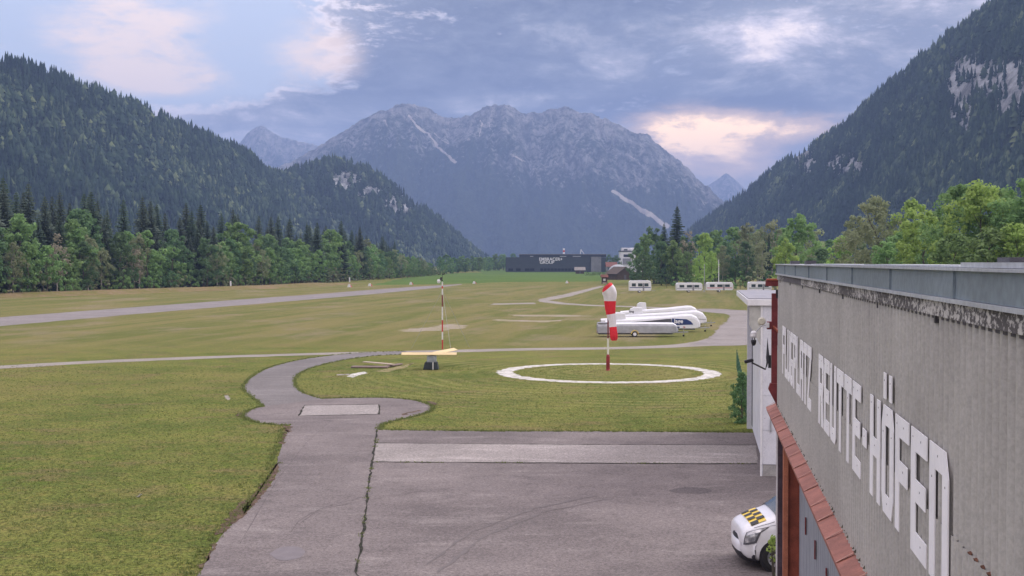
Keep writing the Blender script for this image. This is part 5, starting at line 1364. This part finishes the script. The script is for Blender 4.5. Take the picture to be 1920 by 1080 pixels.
# --- the wood beyond the runway
edge = [gnd(a, b) for a, b in ((-110, 561), (0, 557), (120, 553), (240, 547), (330, 543), (430, 540), (520, 536), (600, 531), (690, 525), (760, 521), (822, 516))]
cum = [0]
for a, b in zip(edge[:-1], edge[1:]): cum.append(cum[-1] + (b - a).length)
def on_edge(s):
    i = max(0, min(len(edge) - 2, int(np.searchsorted(cum, s)) - 1)); f = (s - cum[i]) / (cum[i + 1] - cum[i])
    p = edge[i].lerp(edge[i + 1], f); return p
WL_ = {'spruce': ('tall dark spruce standing at the back of the wood beyond the runway', 'spruces in the wood beyond the runway'),
       'mid': ('green broadleaf tree at the front of the wood beyond the runway', 'green broadleaf trees in the wood beyond the runway'),
       'dark': ('dark green broadleaf tree with low branches in the wood beyond the runway', 'dark broadleaf trees in the wood beyond the runway'),
       'grey': ('slender grey green birch with pale trunk in the wood beyond the runway', 'birches in the wood beyond the runway'),
       'brown': ('half bare brownish tree in the wood beyond the runway', 'half bare trees in the wood beyond the runway'),
       'bush': ('low leafy shrub along the foot of the wood beyond the runway', 'shrubs along the wood beyond the runway')}
nrm = Vector((-.985, .17, 0))
SECT = [(70, 'by the near stretch of runway'), (130, 'midway along the runway'), (185, 'close to the white post'), (260, 'past the white post'), (340, 'where the grass bank ends'), (9e9, 'next to the bright meadow')]
LOOK = {'spruce': 'spruce', 'mid': 'green broadleaf tree', 'dark': 'dark green low-branched tree', 'grey': 'grey green birch', 'brown': 'half bare brownish tree', 'bush': 'leafy shrub'}
SIZE = {'spruce': (16, 20, 23), 'bush': (3.6, 4.4, 5.2)}
def wplant(kk, key, x, y, h, s, wide=1.0):
    a, b, c = SIZE.get(kk, (10, 13, 16)); sz = 'small' if h < a else 'middling' if h < b else 'tall' if h < c else 'very tall'
    sec = next(t for q, t in SECT if s < q)
    plant(key, x, y, h, '%s %s in the wood edge %s' % (sz, LOOK[kk], sec), WL_[kk][1], wide)
def wood(key, s, off, h, wide=1.0):
    p = on_edge(s) + nrm * off; kk = key.rstrip('0123456789'); wplant(kk, key, p.x, p.y, h, s, wide)
tot = cum[-1]
def hmax(s):   # the wood gets lower towards its far end
    return float(np.interp(s, [0, 60, 150, 260, 330, 400, tot], [25.5, 26, 24, 22.5, 22, 18, 11.5]))
s = 0.0; i = 0
while s < tot:
    H = hmax(s)
    wood('bush%d' % rt.randrange(3), s + rt.uniform(-1, 1), rt.uniform(-1, 1.5), rt.uniform(3, 5.5), rt.uniform(.9, 1.3)); s += rt.uniform(4.5, 7)
s = 1.0
while s < tot:
    H = hmax(s); kk = rt.choices(['mid', 'dark', 'grey', 'brown'], [4, 4, 2.2, .7])[0]; key = kk + str(rt.randrange({'mid': 4, 'dark': 4, 'grey': 3, 'brown': 2}[kk]))
    wood(key, s, rt.uniform(3, 6), H * rt.uniform(.40, .64), rt.uniform(.95, 1.25)); s += rt.uniform(4.5, 7)
s = 3.0
while s < tot:
    H = hmax(s); kk = rt.choices(['mid', 'dark', 'spruce', 'grey'], [1.6, 1.6, 4.0, 1])[0]; key = kk + str(rt.randrange({'mid': 4, 'dark': 4, 'grey': 3, 'spruce': 4}[kk]))
    wood(key, s, rt.uniform(9, 13), H * rt.uniform(.58, .80), rt.uniform(.9, 1.15)); s += rt.uniform(5, 8)
s = 2.0
while s < tot - 30:
    H = hmax(s); wood('spruce%d' % rt.randrange(4), s, rt.uniform(16, 26), H * rt.uniform(.78, 1.10), rt.uniform(.9, 1.15)); s += rt.uniform(4, 6.5)
for px, D, ty in ((8, 292, 345), (55, 296, 340), (85, 300, 365), (132, 318, 388), (283, 352, 374), (360, 372, 393), (595, 450, 415), (640, 480, 412), (675, 520, 424), (740, 590, 452)):
    plant('spruce%d' % rt.randrange(4), lat(px, D), D, at(px, ty, D).z, 'pointed dark spruce overtopping its neighbours in the wood beyond the runway', WL_['spruce'][1])
for px, D, ty, w in ((140, 300, 428, 1.2), (440, 372, 418, 1.35), (560, 440, 450, 1.2), (620, 470, 432, 1.2)):
    plant('mid%d' % rt.randrange(4), lat(px, D), D, at(px, ty, D).z, 'broad round-crowned green tree overtopping the front of the wood', WL_['mid'][1], w)
# hedge of trees between the wood and the dark hall
for i in range(22):
    t = i / 21; D = 740 + 420 * t + rt.uniform(-12, 12); px = 826 + (948 - 826) * t + rt.uniform(-2, 2)
    hk = rt.choice(['mid0', 'mid1', 'dark0', 'dark2', 'mid3']); plant(hk, lat(px, D), D, rt.uniform(8.5, 12.5) + (3 if i in (18, 19, 20) else 0), '%s tree in the distant row %s' % ('fresh green' if hk[0] == 'm' else 'dark green', 'next to the dark hall' if i > 17 else 'adjoining the wood' if i < 6 else 'midway between wood and dark hall'), 'trees in the distant row', rt.uniform(1.1, 1.5))
for i in range(14):
    px = 1100 + i * 3.2 + rt.uniform(-1, 1); D = 700 + rt.uniform(-50, 40); plant('bush%d' % (i % 2), lat(px, D), D, rt.uniform(1.6, 3.0), 'small dark shrub on the meadow edge in front of the hall', 'shrubs on the meadow edge', 1.2)
for px, D, h in ((1142, 905, 13), (1150, 930, 11), (1156, 900, 12.5), (962, 1100, 15)):
    plant('dark%d' % rt.randrange(4), lat(px, D), D, h, 'dark tree standing next to the distant industrial hall', 'trees next to the hall')
# --- trees beyond the caravans and behind the hangar: (key, px, D, top, wide, label)
G2 = 'trees beyond the caravans'; G3 = 'trees behind the hangar'
for key, px, D, ty, w in (('dark0', 1194, 410, 458, 1.0), ('mid1', 1210, 420, 440, 1.0), ('dark1', 1226, 430, 428, 1.0), ('dark2', 1205, 385, 478, 1.2), ('dark3', 1240, 395, 455, 1.1), ('mid2', 1262, 392, 452, 1.0), ('dark1', 1286, 400, 445, 1.0), ('mid0', 1288, 385, 470, .9), ('dark3', 1312, 430, 442, 1.1),
                          ('mid3', 1345, 440, 432, 1.0), ('mid0', 1378, 425, 424, 1.15), ('dark0', 1362, 400, 455, 1.0), ('dark2', 1398, 395, 455, 1.0), ('mid2', 1424, 440, 432, 1.1), ('dark1', 1446, 420, 440, 1.1), ('mid3', 1470, 410, 428, 1.1), ('dark3', 1340, 455, 445, 1.2), ('dark0', 1405, 455, 440, 1.2)):
    plant(key, lat(px, D), D, at(px, ty, D).z, ('dark green broadleaf tree in the grove beyond the caravans' if key.startswith('dark') else 'fresh green broadleaf tree in the grove beyond the caravans'), G2 + (' dark' if key.startswith('dark') else ' green'), w)
plant('spruce1', lat(1269, 425), 425, at(1269, 384, 425).z, 'tall pointed spruce overtopping the grove beyond the caravans', None, 1.15)
plant('spruce3', lat(1245, 430), 430, at(1245, 417, 430).z, 'shorter dark spruce beside the tall pointed one in the grove')
plant('thin0', lat(1433.5, 398), 398, at(1433.5, 444, 398).z, 'thin columnar dark spruce between pale birch trunks', 'columnar spruces'); plant('thin0', lat(1441.5, 396), 396, at(1441.5, 438, 396).z, 'thin columnar dark spruce between pale birch trunks', 'columnar spruces')
for key, px, D, ty, w in (('light0', 1322, 388, 440, .85), ('light1', 1333, 380, 472, .8), ('light2', 1312, 372, 480, .9)):
    plant(key, lat(px, D), D, at(px, ty, D).z, 'yellowish green leafy tree at the front of the grove behind the poles', 'yellowish trees behind the poles', w)
for key, px, D, ty, w in (('grey0', 1401, 410, 420, 1.1), ('grey1', 1420, 400, 436, 1.0), ('grey2', 1447, 405, 415, 1.2), ('grey0', 1429, 385, 452, .9), ('brown0', 1290, 398, 436, .9), ('grey1', 1355, 395, 462, .9)):
    plant(key, lat(px, D), D, at(px, ty, D).z, 'pale trunked grey green birch in the grove beyond the caravans', 'birches in the grove', w)
for key, px, D, h in (('bush2', 1412, 345, 6.0), ('bush0', 1388, 345, 4.8), ('bush0', 1365, 350, 3.6), ('bush1', 1440, 340, 5.0), ('bush0', 1302, 355, 4.2), ('bush1', 1250, 360, 4.0), ('bush1', 1220, 365, 4.5), ('bush0', 1270, 360, 4.5), ('bush1', 1340, 358, 4.0), ('bush2', 1455, 330, 5.0)):
    plant(key, lat(px, D), D, h, 'rounded shrub at the foot of the grove beyond the caravans', 'shrubs by the caravans', 1.2)
for key, px, D, ty, w, lab in (('mid1', 1495, 300, 404, 1.05, 'tall green tree leaning over the far end of the hangar roof'), ('grey2', 1520, 310, 428, 1.2, 'grey green birch just beyond the far end of the hangar roof'), ('light2', 1474, 280, 448, .9, 'small light green tree at the far end of the hangar roof'),
                               ('dark2', 1556, 330, 452, 1.3, 'low dark tree in the gap behind the hangar roof'), ('light0', 1578, 255, 446, 1.0, 'small bright green tree behind the hangar roof gap'), ('dark0', 1605, 330, 445, 1.3, None),
                               ('bigbrown0', 1640, 240, 373, 1.0, 'tall olive brown tree behind the middle of the hangar roof'), ('grey1', 1602, 250, 408, 1.2, 'thin olive birch beside the tall olive brown tree'), ('light1', 1714, 240, 376, 1.0, 'tall bright green tree behind the hangar roof'), ('light2', 1733, 195, 398, 1.1, 'broad yellow green tree behind the hangar roof'),
                               ('mid0', 1690, 230, 432, 1.2, None), ('mid3', 1765, 225, 398, 1.2, None), ('dark1', 1768, 215, 420, 1.2, None), ('big1', 1800, 185, 352, .95, 'large leafy green tree with high crown behind the hangar roof'), ('big0', 1838, 178, 344, 1.05, 'large light green tree with the highest crown behind the hangar roof'),
                               ('big2', 1880, 182, 362, .95, 'large deep green tree beside the highest light green crown'), ('big1', 1925, 172, 340, 1.1, 'big green tree beyond the right end of the hangar parapet'), ('big2', 1970, 170, 350, 1.1, None), ('light0', 1905, 165, 425, 1.2, None), ('mid1', 1660, 200, 455, 1.3, None), ('mid2', 1790, 170, 440, 1.3, None), ('dark3', 1540, 280, 468, 1.3, None), ('mid2', 1855, 165, 430, 1.3, None), ('big1', 2040, 170, 340, 1.2, None)):
    plant(key, lat(px, D), D, at(px, ty, D).z, lab or 'lower %s tree among the big crowns behind the hangar roof' % {'dark': 'dark green', 'mid': 'mid green', 'light': 'yellow green', 'big': 'broad leafy'}[key.rstrip('0123456789')], None if lab else G3, w)
# ivy bush on the fence and weeds at the hangar corner
iv = hl(1.88, 57.3); plant('ivy0', iv.x, iv.y, 2.3, 'dark ivy clump growing up the green wire fence', None, .9)
iv = hl(1.95, 61.0); plant('ivy0', iv.x, iv.y, 1.5, 'low shrub growing along the green wire fence', None, .9)
def weed(label, x, y, h, n, seed, spread):
    rng = np.random.default_rng(seed); C = np.stack([rng.normal(0, spread, n), rng.normal(0, spread, n), rng.uniform(.1, 1, n) * h], 1)
    V, Q, t = leaf_cloud(rng, C, np.full(n, .10), 16, .055)
    o = empty('weed', (x, y, .014)); tag(o, label, 'weed'); np_mesh('leaves', V, quads=Q, mat=leaf_light, parent=o, attrs={'tint': t})
    b = MB()
    for c in C: b.tube([(0, 0, 0), (c[0] * .6, c[1] * .6, c[2] * .6), tuple(c)], [.012, .008, .004], 5)
    b.build('stems', bark, o)
w_ = hl(1.62, 28.0); weed('leafy green weed at the far corner of the hangar beside the van wheel', w_.x, w_.y, 1.3, 11, 5, .09)

# ================================================================== grass tufts
def tufts(name, pts, seed, hmin, hmax, blades, label):
    rng = np.random.default_rng(seed); P = np.repeat(np.array(pts), blades, axis=0); m = len(P)
    P = P + np.c_[rng.normal(0, .04, m), rng.normal(0, .04, m), np.zeros(m)]
    a = rng.random(m) * 6.283; h = rng.uniform(hmin, hmax, m); w = rng.uniform(.006, .016, m) * (1 + h * 4); ln = rng.normal(0, .45, (m, 2)) * h[:, None]
    u = np.c_[np.cos(a) * w, np.sin(a) * w, np.zeros(m)]
    V = np.stack([P - u, P + u, P + np.c_[ln, h]], 1).reshape(-1, 3); T_ = np.arange(3 * m).reshape(-1, 3)
    t = np.repeat(np.clip(rng.beta(2, 2, m) + .0, 0, 1), 3)
    tag(np_mesh(name, V, tris=T_, mat=grass_blade, attrs={'tint': t}), label, 'grass', kind='stuff')
rg = np.random.default_rng(12)
rim = []
def rim_pts(line, per, spread, bias):
    P = [gnd(*p) for p in line]
    for a, b in zip(P[:-1], P[1:]):
        L = (b - a).length; d = (b - a).normalized(); nn = Vector((-d.y, d.x, 0))
        for q in range(int(L * per)):
            p = a.lerp(b, rg.random()) + nn * (rg.normal(0, spread) + bias); rim.append((p.x, p.y, .0))
rim_pts(left, 9, .12, .22); rim_pts(blob_l, 22, .08, .06); rim_pts(blob_r, 22, .08, .06); rim_pts([(708, 807), (900, 809.5), (1100, 810), (1300, 811), (1410, 812)], 26, .08, .08)
rim_pts(outer, 10, .08, .08); rim_pts(inner, 10, .08, .06)
tufts('edge_grass', rim, 3, .04, .13, 7, 'grass fringe along the rim of the apron and taxi path')
pts = []
ring_c = gnd(1140, 698.3)
apx = np.array([(p.x, p.y) for p in ap])
def inside(P, poly):
    x, y = P[:, 0], P[:, 1]; c = np.zeros(len(P), bool); j = len(poly) - 1
    for i in range(len(poly)):
        xi, yi = poly[i]; xj, yj = poly[j]
        c ^= ((yi > y) != (yj > y)) & (x < (xj - xi) * (y - yi) / (yj - yi + 1e-12) + xi); j = i
    return c
tpx = np.array([(p.x, p.y) for p in pxpoly(*outer) + pxpoly(*inner) + pxpoly((640, 756), (560, 764))])
yy = 27 * (88 / 27) ** rg.random(42000); xx = (rg.random(42000) - .5) * .90 * yy
P = np.c_[xx, yy]; lat_ = P[:, 0] * math.cos(HA) - P[:, 1] * math.sin(HA)
rr_ = np.hypot(P[:, 0] - ring_c.x, P[:, 1] - ring_c.y)
clump = vnoise(P / .5, 77, 2)
ok = ~inside(P, apx) & ~inside(P, tpx) & (lat_ < 1.6) & ~((rr_ > 6.2) & (rr_ < 7.65)) & (clump > .30)
tufts('lawn_grass', np.c_[P[ok], np.zeros(ok.sum())], 5, .02, .06, 5, 'short grass blades standing up from the mown lawn')

jp = []
for (a, b) in zip([(707, 806), (704, 832), (698, 868), (692, 905), (688, 940), (683, 980), (676, 1030)], [(704, 832), (698, 868), (692, 905), (688, 940), (683, 980), (676, 1030), (668, 1072)]):
    A, B = gnd(*a), gnd(*b)
    for _ in range(int((B - A).length * 5)):
        p = A.lerp(B, rg.random())
        if vnoise(np.array([[p.y / 1.1, 3.3]]), 8, 2)[0] > .52: jp.append((p.x + rg.normal(0, .03), p.y, .02))
for _ in range(160):
    p = gnd(700, 867.5).lerp(gnd(1420, 871), rg.random())
    if vnoise(np.array([[p.x / .9, 7.1]]), 9, 2)[0] > .5: jp.append((p.x, p.y + rg.normal(0, .03), .02))
tufts('joint_grass', jp, 8, .02, .07, 6, 'small grass tufts growing in the apron joints')
for sd, line in ((41, [(560, 985), (600, 955), (660, 938), (690, 930)]), (42, [(800, 1060), (880, 1000), (1000, 955), (1120, 930)]), (43, [(820, 1075), (905, 1008), (1025, 960), (1140, 936)]), (44, [(450, 1020), (520, 900), (575, 830), (620, 790)]), (45, [(760, 885), (930, 890), (1100, 888), (1300, 893)])):
    joint('tyre_mark' if sd in (42, 43) else 'hairline_crack', line, .10 if sd in (42, 43) else .018, .021, stain_m if sd not in (42, 43) else simple('tyre_rubber_film', (.135, .118, .116), .9, .12) if sd == 42 else MATS['tyre_rubber_film'], sd)
